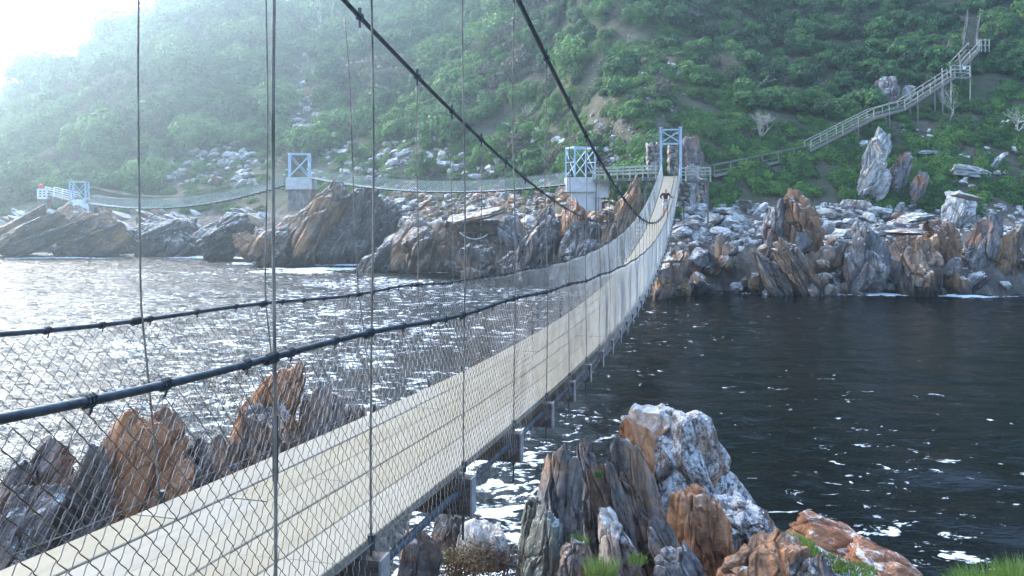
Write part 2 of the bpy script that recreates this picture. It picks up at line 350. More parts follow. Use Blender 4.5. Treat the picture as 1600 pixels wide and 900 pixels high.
# near shore
def near(X, Y):
    X = np.asarray(X, float); Y = np.asarray(Y, float)
    sh = np.interp(X, [-30, -12, -6, -2, 0, 1.5, 4, 6.5, 9, 30], [9, 11, 12.5, 13, 12.5, 13.5, 12, 8.5, 6.5, 4])
    k = (sh - Y); z = np.interp(k, [-6, -1.5, 0, 1.5, 5, 8, 10.5, 14, 40, 200], [-5, -1.4, -.1, .9, 2.5, 3.9, 4.85, 5.3, 9, 40])
    return z + .3 * n2(X, Y, .55, 4, 4.0) * np.clip(k + 1, 0, 1)
def nz1(x, y): return float(near(np.array([x]), np.array([y]))[0])
nx = axis([(-300, -30, 30), (-30, 30, .3), (30, 300, 30)]); ny = axis([(-300, -20, 40), (-20, 22, .3)])
NX, NY = np.meshgrid(nx, ny, indexing='ij'); NZ = near(NX, NY)
me = mesh_np('near_shore_ground', np.stack([NX.ravel(), NY.ravel(), NZ.ravel()], 1), grid_faces(len(nx), len(ny)), M['ground_near'])
tag(link('shore_ground', me), 'rocky near bank sloping down to the dark water', None, None, 'structure')
# water
wx = axis([(-2500, -400, 300), (-400, -95, 12), (-95, 50, .33), (50, 120, 4), (120, 2500, 200)])
wy = axis([(-1500, -20, 200), (-20, 5, 5), (5, 118, .33), (118, 400, 8), (400, 2500, 200)])
WX, WY = np.meshgrid(wx, wy, indexing='ij')
fade = np.clip((WX + 100) / 10, 0, 1) * np.clip((55 - WX) / 8, 0, 1) * np.clip((120 - WY) / 8, 0, 1)
WZ = fade * (.19 * n2(WX, WY * 1.5, .35, 3, 7.) + .06 * n2(WX, WY * 1.7, 1.1, 2, 8.))
me = mesh_np('sea_water', np.stack([WX.ravel(), WY.ravel(), WZ.ravel()], 1), grid_faces(len(wx), len(wy)), M['water'])
tz = terr(WX, WY, False); foam = np.clip(1 - np.abs(tz + 1.3) / 1.15, 0, 1) ** .9 * np.clip(.55 + 1.5 * n2(WX, WY, .22, 3, 11.), 0, 1.1) * (fade > 0)
foam = np.maximum(foam, np.clip(1 - np.abs(near(WX, WY) + 1.2) / 2.6, 0, 1) * .75 * (fade > 0))
def foam_glint(px, py, rx, ry, a):
    global foam
    Y = EYE * F / (py - HY); X = (px - CX) / F * Y
    foam = np.maximum(foam, a * np.clip(1.6 - ((WX - X) / rx) ** 2 - ((WY - Y) / ry) ** 2, 0, 1))
for a in [(455, 424, 4.5, 2.2, .55), (500, 420, 6, 1.6, .6), (545, 414, 6, 1.4, .6), (560, 440, 6, 4, .35), (600, 445, 6, 4, .35), (690, 425, 3, 2, .5),
          (420, 412, 5, 1.5, .45), (90, 403, 9, 1.5, .5), (350, 402, 8, 1.5, .6), (770, 770, 2.2, 3.5, .38), (800, 720, 2.2, 5, .28), (500, 600, 4, 8, .3),
          (540, 660, 2.5, 3, .38), (650, 610, 4, 5, .25), (1300, 740, 9, 4, .10), (1450, 780, 6, 3, .13), (1150, 640, 8, 8, .10), (150, 500, 34, 18, .25), (450, 520, 10, 12, .29), (250, 640, 7, 7, .26), (700, 460, 12, 8, .26), (330, 430, 16, 8, .22),  # broad blobs on the seaward side: sparkle of bright water painted as foam
          (950, 700, 3, 4, .2), (1430, 850, 3, 1.6, .22), (250, 450, 30, 14, .08)]: foam_glint(*a)
at = me.attributes.new('chop', 'FLOAT', 'POINT'); CH = .20 + .90 * np.clip((KX_ := (.2331 * WY + 2 - WX) / 22), 0, 1); at.data.foreach_set('value', CH.ravel().astype(np.float32))
at = me.attributes.new('foam', 'FLOAT', 'POINT'); at.data.foreach_set('value', foam.ravel().astype(np.float32))
tag(link('sea', me), 'dark river mouth water turning silver towards the sea', None, None, 'structure')

# ------------------------------------------------------------------ rocks
_cs = {}
def cubesphere(n):
    if n in _cs: return _cs[n]
    g = np.tan(np.linspace(-1, 1, n + 1) * np.pi / 4) ; a, b = np.meshgrid(g, g, indexing='ij'); a = a.ravel(); b = b.ravel(); o = np.ones_like(a)
    V = []; Fs = []; base = 0
    for s_ in (1, -1):
        for q in ((o * s_, a, b * s_), (b * s_, o * s_, a), (a, b * s_, o * s_)):
            V.append(np.stack(q, 1)); f = grid_faces(n + 1, n + 1) + base; Fs.append(f); base += (n + 1) ** 2
    V = np.concatenate(V); Fs = np.concatenate(Fs)
    key = np.round(V * 1e4).astype(np.int64); _, idx, inv = np.unique(key, axis=0, return_index=True, return_inverse=True)
    inv = inv.ravel(); V = V[idx]; Fs = inv[Fs]; _cs[n] = (V, Fs); return V, Fs
def rock_verts(seed, n, dims, taper=.4, boxy=.55, cuts=9, strata=.09, sf=3.2, rough=.07, jag=.045, cells=0, cell=.09):
    r = np.random.default_rng(seed); V, Fc = cubesphere(n); V = V.copy()
    s = V / np.linalg.norm(V, axis=1)[:, None]; q = s * (1 - boxy) + V * boxy
    q *= 1 + .24 * fbm(s * 1.5 + seed * 3.1, 3)[:, None]
    for k in range(cuts):                                   # fracture planes
        nn = r.normal(size=3) * (1, 1, .8); nn /= np.linalg.norm(nn); dd = r.uniform(.62, .95); e = q @ nn - dd
        q -= np.maximum(e, 0)[:, None] * nn * .95
    bx = q[:, 0] + .12 * fbm(q * 1.3 + seed, 2) ; u = bx * sf + r.uniform(0, 10); fl = np.floor(u); fr = u - fl
    st = _perm[(fl.astype(int) * 7919 + seed * 31) & 0xFFFF]; st2 = _perm[((fl + 1).astype(int) * 7919 + seed * 31) & 0xFFFF]
    sm = np.clip((fr - .8) / .2, 0, 1); lay = st * (1 - sm) + st2 * sm; groove = np.exp(-((fr - .93) / .07) ** 2)
    k_ = 1 + strata * lay - strata * .7 * groove
    q[:, 1] *= k_; q[:, 2] *= 1 + (strata * .6 + jag) * lay * (q[:, 2] > 0) - jag * .8 * groove * (q[:, 2] > 0)
    zz = (q[:, 2] + 1) / 2; taper *= .6; tp = 1 - taper * np.clip(zz, 0, 1.3) ** 1.3; q[:, 0] *= tp; q[:, 1] *= tp
    nd = q / (np.linalg.norm(q, axis=1)[:, None] + 1e-9); D = np.array(dims) / 2
    if cells:
        S = r.uniform(-1.1, 1.1, (cells, 3)) * (1, 1, 1.1); wq = (q + .05 * np.stack([fbm(q * 3 + 5, 2), fbm(q * 3 + 9, 2), fbm(q * 3 + 2, 2)], 1)) * (1.25, 1.1, .75)
        dd = np.sqrt(((wq[:, None] - (S * (1.25, 1.1, .75))[None]) ** 2).sum(2)); o_ = np.argsort(dd, axis=1)[:, :2]; a1 = np.take_along_axis(dd, o_[:, :1], 1)[:, 0]; a2 = np.take_along_axis(dd, o_[:, 1:], 1)[:, 0]
        hgt = r.uniform(-1, .7, cells)[o_[:, 0]]; tilt = ((wq - S[o_[:, 0]] * (1.25, 1.1, .75)) * r.normal(size=(cells, 3))[o_[:, 0]]).sum(1)
        q = q + nd * (cell * hgt + cell * .9 * tilt - cell * .9 * np.exp(-((a2 - a1) / .05) ** 2))[:, None]
    w_ = q * D; sc = max(min(dims), .1)
    q2 = w_ + nd * (rough * sc * 1.6 * fbm(w_ * (2.2 / sc, 1.7 / sc, 1.4 / sc) * 1.3 + seed, 5, .6))[:, None]
    q2 -= nd * (rough * sc * .9 * np.exp(-(np.abs(vnoise(w_ * (3.0 / sc, 1.2 / sc, .8 / sc) + 9)) / .09) ** 2))[:, None]
    return q2, Fc
def put_rock(name, me, c, xa, za, label=None, group=None, cat='rock', parent=None, s=(1, 1, 1)):
    xa = Vector(xa); za = Vector(za).normalized(); ya = za.cross(xa).normalized(); xa = ya.cross(za).normalized()
    o = link(name, me, parent); mt = Matrix((xa, ya, za)).transposed().to_4x4()
    o.matrix_world = Matrix.Translation(Vector(c)) @ mt @ Matrix.Diagonal((*s, 1)); return tag(o, label, cat if not parent else None, group)
def hitY(px, py):
    return float(hit(px, py)[1])
def fin(top, bot, w_px, Y, dr, m, seed, label, n=40, dY=0.0, name='rock', group=None, deep=.25, **kw):
    """rock given by the photo pixels of its top and foot, real distance Y, depth ratio dr"""
    T = P(*top, Y + dY); B = P(*bot, Y); h = T - B; L = np.linalg.norm(h); wd = w_px * Y / F
    ext = deep * L; c = (T + B) / 2 - h / L * ext / 2; dims = (wd, wd * dr, L + ext)
    v, f = rock_verts(seed, n, dims, **kw); me = mesh_np(name, v, f, M[m], False); return put_rock(name, me, c, (1, -.1, 0), h, label, group)
FR = [  # near right cluster
 ((838, 752), (818, 900), 42, 9.6, 1.4, 'f_green', 1, 'thin greenish grey rock spike at the left edge of the near rock cluster', dict(taper=.8)),
 ((882, 704), (872, 900), 96, 10.2, 1.2, 'f_fin', 2, 'blocky grey rock fin with two flat stubs on top, right of the thin spike', dict(taper=.35, boxy=.75)),
 ((911, 674), (935, 850), 50, 10.9, 1.3, 'f_fin', 3, 'pointed grey rock horn rising behind the fins of the near cluster', dict(taper=.7)),
 ((926, 700), (968, 860), 56, 10.3, 1.2, 'f_fin', 4, 'narrow round headed rock column leaning left between horn and fins', dict(taper=.3)),
 ((948, 718), (985, 850), 30, 10.0, 1.2, 'f_fin', 5, 'slim rock blade squeezed beside the narrow round headed column', dict(taper=.4)),
 ((966, 692), (1015, 880), 84, 10.4, 1.1, 'f_fin', 6, 'broad round headed grey rock column left of the big white crusted block', dict(taper=.3, boxy=.45)),
 ((868, 806), (850, 930), 82, 9.0, 1.0, 'f_green', 7, 'pale green tinged rock face low at the left of the near cluster', dict(taper=.45, boxy=.7)),
 ((902, 838), (905, 945), 96, 8.6, .9, 'f_fin', 8, 'bluish grey peaked rock at the bottom of the near cluster', dict(taper=.6)),
 ((945, 792), (975, 905), 74, 9.5, .9, 'f_quartz', 9, 'smooth buff and grey slab face in the middle of the near cluster', dict(taper=.25, boxy=.7, strata=.04)),
 ((1050, 645), (1084, 890), 285, 11.6, .8, 'f_white', 10, 'largest block of the near cluster, white crusted with black specks', dict(taper=.55, boxy=.8, strata=.04, jag=.02, cuts=6, cell=.05)),
 ((1042, 634), (1028, 722), 165, 11.85, .7, 'f_quartz', 11, 'white quartz cap with orange edges on top of the largest block', dict(taper=.6, strata=.04, cells=9, cell=.05, cuts=10, boxy=.85)),
 ((984, 664), (1005, 800), 92, 10.9, 1.0, 'f_orange', 12, 'orange edged knob on the left shoulder of the largest block', dict(taper=.4)),
 ((1088, 762), (1090, 905), 118, 9.4, .9, 'f_orange', 13, 'bright orange lichen boulder below the largest block', dict(taper=.45, boxy=.4, strata=.04)),
 ((1140, 758), (1160, 890), 150, 9.9, .9, 'f_white', 14, 'white topped dark faced rock right of the bright orange boulder', dict(taper=.5)),
 ((1185, 792), (1205, 890), 100, 10.6, 1.0, 'f_fin', 15, 'low broken rock ridge running down to the water behind the orange boulder', dict(taper=.6)),
 ((1015, 800), (1070, 925), 56, 9.0, 1.2, 'f_fin', 16, 'streaked grey rock rib slanting down left of the orange boulder', dict(taper=.3)),
 ((1040, 850), (1080, 950), 90, 8.4, 1.0, 'f_fin', 17, 'striped low rock rib at the bottom edge under the orange boulder', dict(taper=.5)),
 ((1190, 838), (1190, 960), 170, 8.0, .9, 'f_orange', 18, 'orange grey block at the bottom edge left of the green turf', dict(taper=.3, boxy=.75)),
 ((1255, 868), (1270, 980), 150, 7.8, .9, 'f_dark', 19, 'dark cracked rock with orange spots at the bottom under the green turf', dict(taper=.3)),
]
for (tp, bt, w_, Y, dr, m, sd_, lb, kw) in FR:
    fin(tp, bt, w_, Y, dr, m, sd_ * 7 + 1, lb, n=60 if w_ > 60 else 40, **dict(dict(cells=int(12 + w_ / 6), cell=.085, sf=1.0 if w_ < 60 else 1.8, jag=.02, cuts=12), **kw))
def slab(a, b, th_px, Y, m, seed, label, dep=1.4, n=40, dY=0.0, **kw):
    A = P(*a, Y); B = P(*b, Y + dY); d = B - A; L = np.linalg.norm(d); t_ = th_px * Y / F
    kw = dict(dict(taper=.3, boxy=.6, jag=.05), **kw); v, f = rock_verts(seed, n, (t_, dep, L), **kw)
    me = mesh_np('rock', v, f, M[m], False); up = np.cross(d, (0, 1, 0)); return put_rock('rock', me, (A + B) / 2 - up / np.linalg.norm(up) * 0, up, d, label)
slab((1262, 850), (1368, 872), 66, 9.2, 'f_rust', 401, 'rust red slab just right of the green turf, upper of the two', 1.0, dY=.3)
slab((1325, 865), (1425, 905), 66, 8.8, 'f_rust', 402, 'rust red slab at the water edge, lower of the two', 1.0, dY=.2)
slab((1240, 892), (1400, 920), 40, 8.4, 'f_white', 403, 'pale crusted ledge at the bottom below the rust red slabs', 1.2)
FL = [  # near left, behind the netting
 ((272, 628), (215, 800), 125, 11.0, .8, 'f_orange', 31, 'round headed orange brown rock behind the netting, tallest of the left trio', dict(taper=.35, boxy=.5)),
 ((210, 655), (120, 880), 190, 10.4, .8, 'f_orange', 32, 'broad orange brown rock slope behind the netting left of the round headed one', dict(taper=.5)),
 ((100, 688), (10, 860), 120, 10.6, .9, 'f_dark', 33, 'dark slanting rock fin at the far left behind the netting', dict(taper=.6)),
 ((150, 700), (110, 890), 110, 9.8, .9, 'f_dark', 34, 'dark purple rock rib in the middle of the left rocks', dict(taper=.5)),
 ((60, 760), (0, 900), 130, 9.4, .9, 'f_dark', 35, 'dark broken rock at the bottom left corner', dict(taper=.4)),
 ((290, 720), (250, 860), 90, 10.2, .8, 'f_orange', 36, 'amber brown rock foot under the round headed rock', dict(taper=.4)),
 ((454, 564), (385, 740), 105, 12.2, .8, 'f_orange', 37, 'tall pointed orange topped rock seen behind the middle of the netting', dict(taper=.65)),
 ((430, 610), (440, 760), 130, 11.8, .7, 'f_dark', 38, 'dark bedded rock body below the pointed orange topped rock', dict(taper=.45)),
 ((505, 606), (480, 750), 110, 12.4, .8, 'f_fin', 39, 'grey brown rock shoulder right of the pointed orange topped rock', dict(taper=.6)),
 ((550, 632), (545, 740), 100, 13.0, .8, 'f_dark', 40, 'small dark rock at the deck edge, last of the left rocks', dict(taper=.6)),
 ((330, 688), (335, 790), 150, 11.2, .8, 'f_dark', 41, 'low dark wet rocks between the two orange topped rocks', dict(taper=.4)),
]
for (tp, bt, w_, Y, dr, m, sd_, lb, kw) in FL: fin(tp, bt, w_, Y, dr, m, sd_ * 7 + 1, lb, n=44, **dict(dict(cells=26, cell=.10, sf=1.8, jag=.03, cuts=12), **kw))
fin((757, 818), (757, 880), 88, 8.2, .8, 'f_quartz', 51, 'rounded buff boulder at the water edge under the bridge', n=30, taper=.2, boxy=.3, strata=.02)
fin((650, 828), (650, 900), 80, 7.6, .8, 'f_dark', 52, 'dark brown stone under the bridge by the first beams', n=30, taper=.2, boxy=.3)
fin((705, 800), (700, 850), 60, 9.6, .8, 'f_dark', 53, 'small dark stone between pipe and foam under the bridge', n=24, taper=.2, boxy=.3)

MID = [  # far shore
 ((535, 296), (465, 416), 95, 90, 1.0, 'r_brown', 61, 'leaning brown strata fin below the middle concrete pier', dict(taper=.25, sf=6)),
 ((578, 300), (525, 408), 85, 91, 1.0, 'r_dark', 62, 'dark slab fin leaning beside the brown strata fin', dict(taper=.2, sf=6)),
 ((610, 305), (575, 400), 80, 93, 1.0, 'r_dark', 63, 'dark furrowed rock fin under the left end of the middle bridge', dict(taper=.25, sf=5)),
 ((470, 342), (415, 414), 75, 88.5, 1.0, 'r_brown', 64, 'low pinkish brown fin at the foot of the middle pier', dict(taper=.5, sf=5)),
 ((680, 352), (640, 438), 120, 80, .9, 'r_brown', 65, 'yellow brown bedded rock mass left of the dark cave', dict(taper=.35, sf=5)),
 ((640, 368), (590, 436), 80, 81, .9, 'r_dark', 66, 'dark rock spur running into the foam left of the yellow brown mass', dict(taper=.6, sf=5)),
 ((694, 348), (690, 425), 62, 80.5, .8, 'r_brown', 67, 'brown rock mass forming the left wall of the dark cave', dict(taper=.25, sf=4)),
 ((796, 342), (812, 405), 56, 78, 1.2, 'r_grey', 68, 'grey rock leaning over the right side of the dark cave', dict(taper=.3)),
 ((745, 385), (740, 438), 100, 76, .8, 'r_dark', 69, 'dark wet rock hump in front of the cave', dict(taper=.5, sf=5)),
 ((800, 385), (800, 440), 60, 74, .9, 'r_dark', 70, 'small dark rock right of the wet hump', dict(taper=.5)),
 ((905, 312), (905, 400), 78, 68.5, .9, 'r_orange', 71, 'orange red pointed rock below the right concrete pier', dict(taper=.5, sf=5)),
 ((868, 318), (835, 425), 75, 67.5, 1.0, 'r_dark', 72, 'grey purple rock fin leaning left of the orange red rock', dict(taper=.4, sf=5)),
 ((925, 345), (900, 430), 80, 66, .9, 'r_dark', 73, 'dark rock buttress at the foot of the orange red rock', dict(taper=.4, sf=5)),
 ((1000, 285), (960, 385), 60, 66, .9, 'r_brown', 74, 'purple brown rock rib rising to the boardwalk left of the bridge end', dict(taper=.45, sf=5)),
 ((1055, 400), (1045, 462), 80, 59, .9, 'r_brown', 75, 'rusty brown rock foot under the far end of the bridge', dict(taper=.3, sf=5)),
 ((1245, 303), (1250, 372), 78, 63.5, .8, 'r_orange', 76, 'squat orange pillar rock standing on the right ledge', dict(taper=.1, boxy=.8)),
 ((1215, 306), (1215, 385), 44, 63.8, .9, 'r_grey', 77, 'grey block left of the squat orange pillar', dict(taper=.1, boxy=.8)),
 ((1376, 196), (1356, 300), 40, 69, .8, 'r_pale', 78, 'tall pale crooked outcrop under the stairway', dict(taper=.3)),
 ((1380, 250), (1350, 312), 46, 67.5, .8, 'r_pale', 79, 'pale lower tongue of the crooked outcrop', dict(taper=.3)),
 ((1508, 300), (1500, 350), 50, 64, .9, 'r_pale', 80, 'pale cube shaped block with a slab resting on it', dict(taper=.05, boxy=.95, strata=.03)),
 ((1540, 335), (1530, 425), 62, 62.5, .8, 'r_grey', 81, 'stout dark pillar rock streaked with orange at the right', dict(taper=.2, boxy=.8, sf=6)),
 ((1585, 355), (1575, 430), 50, 62, .8, 'r_brown', 82, 'brown pillar rock at the right edge of the photo', dict(taper=.25, boxy=.8, sf=6)),
 ((1470, 345), (1470, 400), 60, 62.5, .8, 'r_orange', 83, 'orange capped boulder left of the stout dark pillar', dict(taper=.3)),
 ((1420, 360), (1425, 460), 90, 61, .9, 'r_brown', 84, 'big buff brown rock face at the middle of the right ledge', dict(taper=.25, boxy=.6)),
 ((1355, 360), (1350, 450), 70, 61.3, .9, 'r_grey', 85, 'grey block left of the big buff brown face', dict(taper=.2, boxy=.7)),
 ((1215, 372), (1265, 462), 50, 60.5, 1.2, 'r_brown', 86, 'long ribbed rock buttress slanting down to the right', dict(taper=.15, boxy=.8, sf=3)),
 ((1180, 385), (1225, 465), 40, 60.2, 1.2, 'r_dark', 87, 'dark ribbed buttress left of the long slanting one', dict(taper=.15, boxy=.8, sf=3)),
 ((1085, 255), (1082, 315), 26, 71, .8, 'r_pale', 88, 'pale fractured rock face just right of the far tower', dict(taper=.2)),
 ((1078, 212), (1078, 275), 40, 74, .6, 'r_grey', 89, 'tall buff rock scar behind the far tower', dict(taper=.35)),
 ((1395, 120), (1385, 165), 44, 76, .8, 'r_grey', 90, 'reddish grey boulder half hidden above the stairway', dict(taper=.3)),
 ((1425, 135), (1415, 160), 24, 76, .8, 'r_pale', 91, 'small pale boulder beside the reddish grey one above the stairway', dict(taper=.3)),
 ((1350, 345), (1345, 375), 34, 63, .8, 'r_pale', 92, 'flat pale rock at the foot of the crooked outcrop', dict(taper=.3)),
 ((1420, 235), (1395, 300), 34, 68, .9, 'r_grey', 93, 'grey rock rib right of the tall crooked outcrop', dict(taper=.5)),
 ((1440, 265), (1430, 320), 34, 67, .9, 'r_grey', 94, 'ivy covered grey rock right of the rock rib', dict(taper=.4)),
 ((300, 345), (240, 388), 130, 106, .8, 'r_dark', 95, 'dark sloping rocks below the far left bridge', dict(taper=.4, sf=6)),
 ((185, 335), (110, 392), 150, 106, .7, 'r_brown', 96, 'tilted brown slabs right of the small pier', dict(taper=.3, sf=7)),
 ((395, 345), (330, 385), 90, 99, .8, 'r_dark', 97, 'dark furrowed rock by the cove left of the middle pier', dict(taper=.4, sf=6)),
 ((410, 380), (385, 398), 70, 93.5, .8, 'r_brown', 98, 'low red brown shelf in the cove', dict(taper=.4)),
 ((470, 345), (440, 390), 70, 95, .8, 'r_grey', 99, 'grey rocks under the middle concrete pier', dict(taper=.4)),
]
HILLY = {78, 79, 80, 88, 89, 90, 91, 92, 93, 94}
for (tp, bt, w_, Y, dr, m, sd_, lb, kw) in MID:
    if sd_ in HILLY: Y = hitY(*bt)
    fin(tp, bt, w_, Y, dr, m, sd_ * 5 + 3, lb, n=40, deep=.3, **dict(dict(cells=34, cell=.12, jag=.015, strata=.06, cuts=13), **{k_: (v_ * .7 if k_ == 'taper' else v_) for k_, v_ in kw.items()}))
def fslab(a, b, th, Y, m, seed, label, dep, **kw):
    if seed in (506, 507, 509, 513): Y = hitY((a[0] + b[0]) / 2, (a[1] + b[1]) / 2 + th / 3)
    return slab(a, b, th, Y, m, seed, label, dep, n=22, **kw)
fslab((0, 398), (95, 330), 26, 104, 'r_brown', 501, 'long tilted slab at the far left water edge', 8, sf=3)
fslab((20, 402), (130, 345), 22, 103, 'r_dark', 502, 'second tilted slab below the small pier', 8, sf=3)
fslab((5, 375), (75, 322), 20, 107, 'r_brown', 503, 'tilted brown slab under the white beacon', 7, sf=3)
fslab((95, 392), (185, 352), 22, 105, 'r_brown', 504, 'tilted slab right of the small pier foot', 7, sf=3)
fslab((706, 345), (798, 328), 16, 79.5, 'r_brown', 505, 'brown roof slab over the dark cave', 7.5, taper=.1, boxy=.8)
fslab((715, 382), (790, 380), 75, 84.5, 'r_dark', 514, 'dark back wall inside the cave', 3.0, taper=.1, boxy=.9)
fslab((1428, 237), (1468, 239), 8, 70.5, 'r_pale', 506, 'flat pale slab lying on the green slope', 1.6)
fslab((1488, 265), (1546, 273), 18, 67.5, 'r_pale', 507, 'long pale block lying on the green slope', 2.0, taper=.15, boxy=.8)
fslab((1490, 301), (1532, 314), 6, 64, 'r_pale', 508, 'thin slab resting on the cube shaped block', 2.5)
fslab((1547, 265), (1566, 240), 12, 68.5, 'r_pale', 509, 'tilted pale slab right of the long pale block', 1.2)
fslab((1400, 343), (1450, 338), 16, 62.8, 'r_grey', 510, 'grey capstone behind the orange cap rocks', 2.5)
fslab((1385, 364), (1445, 362), 12, 62, 'r_orange', 511, 'orange topped slab on the right ledge', 2.5)
fslab((1380, 240), (1365, 215), 12, 68.2, 'r_pale', 512, 'pale splinter at the top of the crooked outcrop', 1.)
fslab((1018, 223), (1033, 215), 5, 75, 'r_pale', 513, 'white oblong boulder left of the tower top', .9)
# dark recess rock behind the cave mouth comes from its neighbours; boulder variants
VAR = {}
for key, mt in (('pale', 'r_pale'), ('grey', 'r_grey'), ('dark', 'r_dark'), ('brown', 'r_brown'), ('orange', 'r_orange')):
    VAR[key] = []
    for k in range(5):
        v, f = rock_verts(900 + k + 10 * len(VAR), 9, (1, .85, .55), taper=.1, boxy=.6 if k % 2 else .35, cuts=10, strata=.05, rough=.04, jag=.03, cells=6, cell=.08)
        VAR[key].append(mesh_np('boulder', v, f, M[mt], smooth=False))
def rand_rot(tilt=.35): return (random.gauss(0, tilt), random.gauss(0, tilt), random.uniform(0, 6.28))
BOULD = []
class Spec: pass
def boulder(kind, px, py, size, label, group, dz=0.15, sink=None, flat=1.0, Y=None, tilt=.3):
    p = hit(px, py) if Y is None else P(px, py, Y); o = Spec(); o.me = random.choice(VAR[kind]); o.kind = kind; o.group = group; o.label = label
    o.location = (p[0], p[1], p[2] + size * dz); o.rotation_euler = rand_rot(tilt); s = size * random.uniform(.85, 1.2)
    o.scale = (s * random.uniform(.9, 1.4), s, s * flat * random.uniform(.8, 1.3)); BOULD.append(o); return o
G1 = 'pale boulders on the right shore terrace'; L1 = 'pale grey boulder heaped on the terrace right of the bridge end'
for k in range(110):
    px = random.uniform(1058, 1420); py = random.uniform(322, 378) - (12 if px < 1180 else 0) * 0
    if 1205 < px < 1285 and py < 375: continue
    boulder(random.choice(['pale', 'pale', 'pale', 'grey']), px, py, random.uniform(.7, 2.0), L1, G1, flat=.8)
G2 = 'dark boulders stacked along the right waterline'; L2 = 'dark brown block in the broken ledge along the right waterline'
for k in range(150):
    px = random.uniform(1030, 1620); q = random.random(); Y = 61.2 - 0 * q + random.uniform(-1.0, .8)
    py = 462 - q * 82; Y += (1 - (1 - q)) * 2.2
    o = boulder(random.choice(['dark', 'brown', 'brown', 'grey', 'dark']), px, py, random.uniform(.9, 2.3), L2, G2, Y=Y, dz=0, tilt=.25)
    s = o.scale; o.scale = (s[0] * .6, s[1] * .9, s[2] * random.uniform(.8, 1.7))
    o.rotation_euler = (random.gauss(0, .15), random.gauss(.25, .2), random.uniform(-.6, .6))
G3 = 'boulders under the middle bridge'; L3 = 'grey boulder in the scree under the middle bridge'
for k in range(110):
    px = random.uniform(590, 990); py = random.uniform(305, 385) if px < 830 else random.uniform(300, 400)
    if 715 < px < 785 and py > 335: continue
    boulder(random.choice(['pale', 'grey', 'grey', 'brown']), px, py, random.uniform(.6, 1.9), L3, G3, flat=.9)
G4 = 'stones scattered on the slope above the middle bridge'; L4 = 'pale stone scattered on the scrubby slope above the middle bridge'
for k in range(120):
    px = random.gauss(560, 60) if k < 60 else random.uniform(600, 880); py = random.uniform(225, 285) if px < 650 else random.uniform(195, 280)
    boulder(random.choice(['pale', 'pale', 'grey']), px, py, random.uniform(.6, 1.9), L4, G4)
G5 = 'stones strewn on the grassy scree behind the far tower'; L5 = 'pale stone on the grassy scree slope behind the far tower'
for k in range(130):
    py = random.uniform(85, 262); px = random.gauss(1010 - (py - 85) * .28, 38)
    boulder(random.choice(['pale', 'pale', 'grey']), px, py, random.uniform(.3, .95), L5, G5)
G6 = 'stones on the brown landslip left of the middle pier'; L6 = 'brown or pale stone in the landslip above the far left bridge'
for k in range(90):
    px = random.uniform(265, 400); py = random.uniform(225, 290)
    boulder(random.choice(['pale', 'brown', 'grey', 'brown']), px, py, random.uniform(.8, 2.4), L6, G6)
G7 = 'stones in the pale gully high on the hill'; L7 = 'pale stone in the narrow gully high on the hazy hill'
for k in range(50):
    py = random.uniform(85, 228); px = random.gauss(478 + (py - 150) * .08, 16)
    boulder('pale', px, py, random.uniform(.9, 2.6), L7, G7)
G8 = 'stones among the creepers on the right slope'; L8 = 'pale stone among creepers below the timber stairway'
for k in range(80):
    px = random.uniform(1330, 1600); py = random.uniform(185, 335)
    boulder(random.choice(['pale', 'grey', 'grey']), px, py, random.uniform(.3, 1.1), L8, G8)
G9 = 'rocks on the far left headland'; L9 = 'brown rock on the far left headland shore'
for k in range(100):
    px = random.uniform(0, 420); py = random.uniform(332, 392)
    p = hit(px, py); o = boulder(random.choice(['brown', 'dark', 'grey', 'brown', 'pale']), px, py, random.uniform(1.2, 3.2), L9, G9, dz=0)
    o.rotation_euler = (0, .5, random.uniform(-.4, .4)); o.scale = (o.scale[0] * 1.5, o.scale[1], o.scale[2] * .9)

ORD = ['nearest', 'second', 'third', 'fourth', 'fifth', 'sixth', 'seventh', 'eighth', 'ninth', 'tenth', 'eleventh', 'twelfth', 'thirteenth', 'fourteenth', 'fifteenth', 'sixteenth', 'seventeenth', 'eighteenth', 'nineteenth', 'twentieth']
LM = [(1250, 338, 'the squat orange pillar rock'), (1362, 250, 'the tall pale crooked outcrop'), (1505, 325, 'the pale cube shaped block'), (1535, 380, 'the stout dark pillar rock'), (1590, 390, 'the rightmost brown pillar rock'),
      (1425, 410, 'the big buff rock face'), (1470, 372, 'the orange capped boulder'), (1235, 415, 'the long ribbed buttress'), (1060, 430, 'the rusty foot of the bridge end'), (1072, 303, 'the stone bridge abutment'), (1125, 350, 'the left end of the stone terrace'),
      (1300, 350, 'the middle of the stone terrace'), (1160, 425, 'the left waterline ledge'), (1320, 430, 'the middle waterline ledge'), (1517, 269, 'the long pale block on the slope'), (1447, 238, 'the flat pale slab'), (1048, 203, 'the far tower top'), (1010, 245, 'the grey retaining wall'),
      (970, 130, 'the grassy scree top'), (985, 190, 'the middle of the grassy scree'), (965, 275, 'the long boardwalk'), (907, 250, 'the right steel tower'), (918, 295, 'the right concrete pier'), (740, 365, 'the dark cave'), (660, 395, 'the yellow brown rock mass'), (905, 350, 'the orange red pointed rock'),
      (690, 300, 'the sag of the middle bridge'), (800, 285, 'the right part of the middle bridge'), (590, 255, 'the pale boulder field'), (520, 235, 'the foot of the pale gully'), (478, 150, 'the middle of the pale gully'), (468, 258, 'the middle steel tower'), (467, 305, 'the middle concrete pier'),
      (340, 260, 'the brown landslip'), (300, 310, 'the farthest bridge'), (240, 360, 'the dark headland rocks'), (150, 360, 'the tilted headland slabs'), (122, 325, 'the small white pier'), (64, 305, 'the red topped beacon'), (30, 370, 'the far left water edge'), (390, 360, 'the cove'), (640, 230, 'the scrub above the middle bridge'), (760, 240, 'the dark scrub above the bridge')]
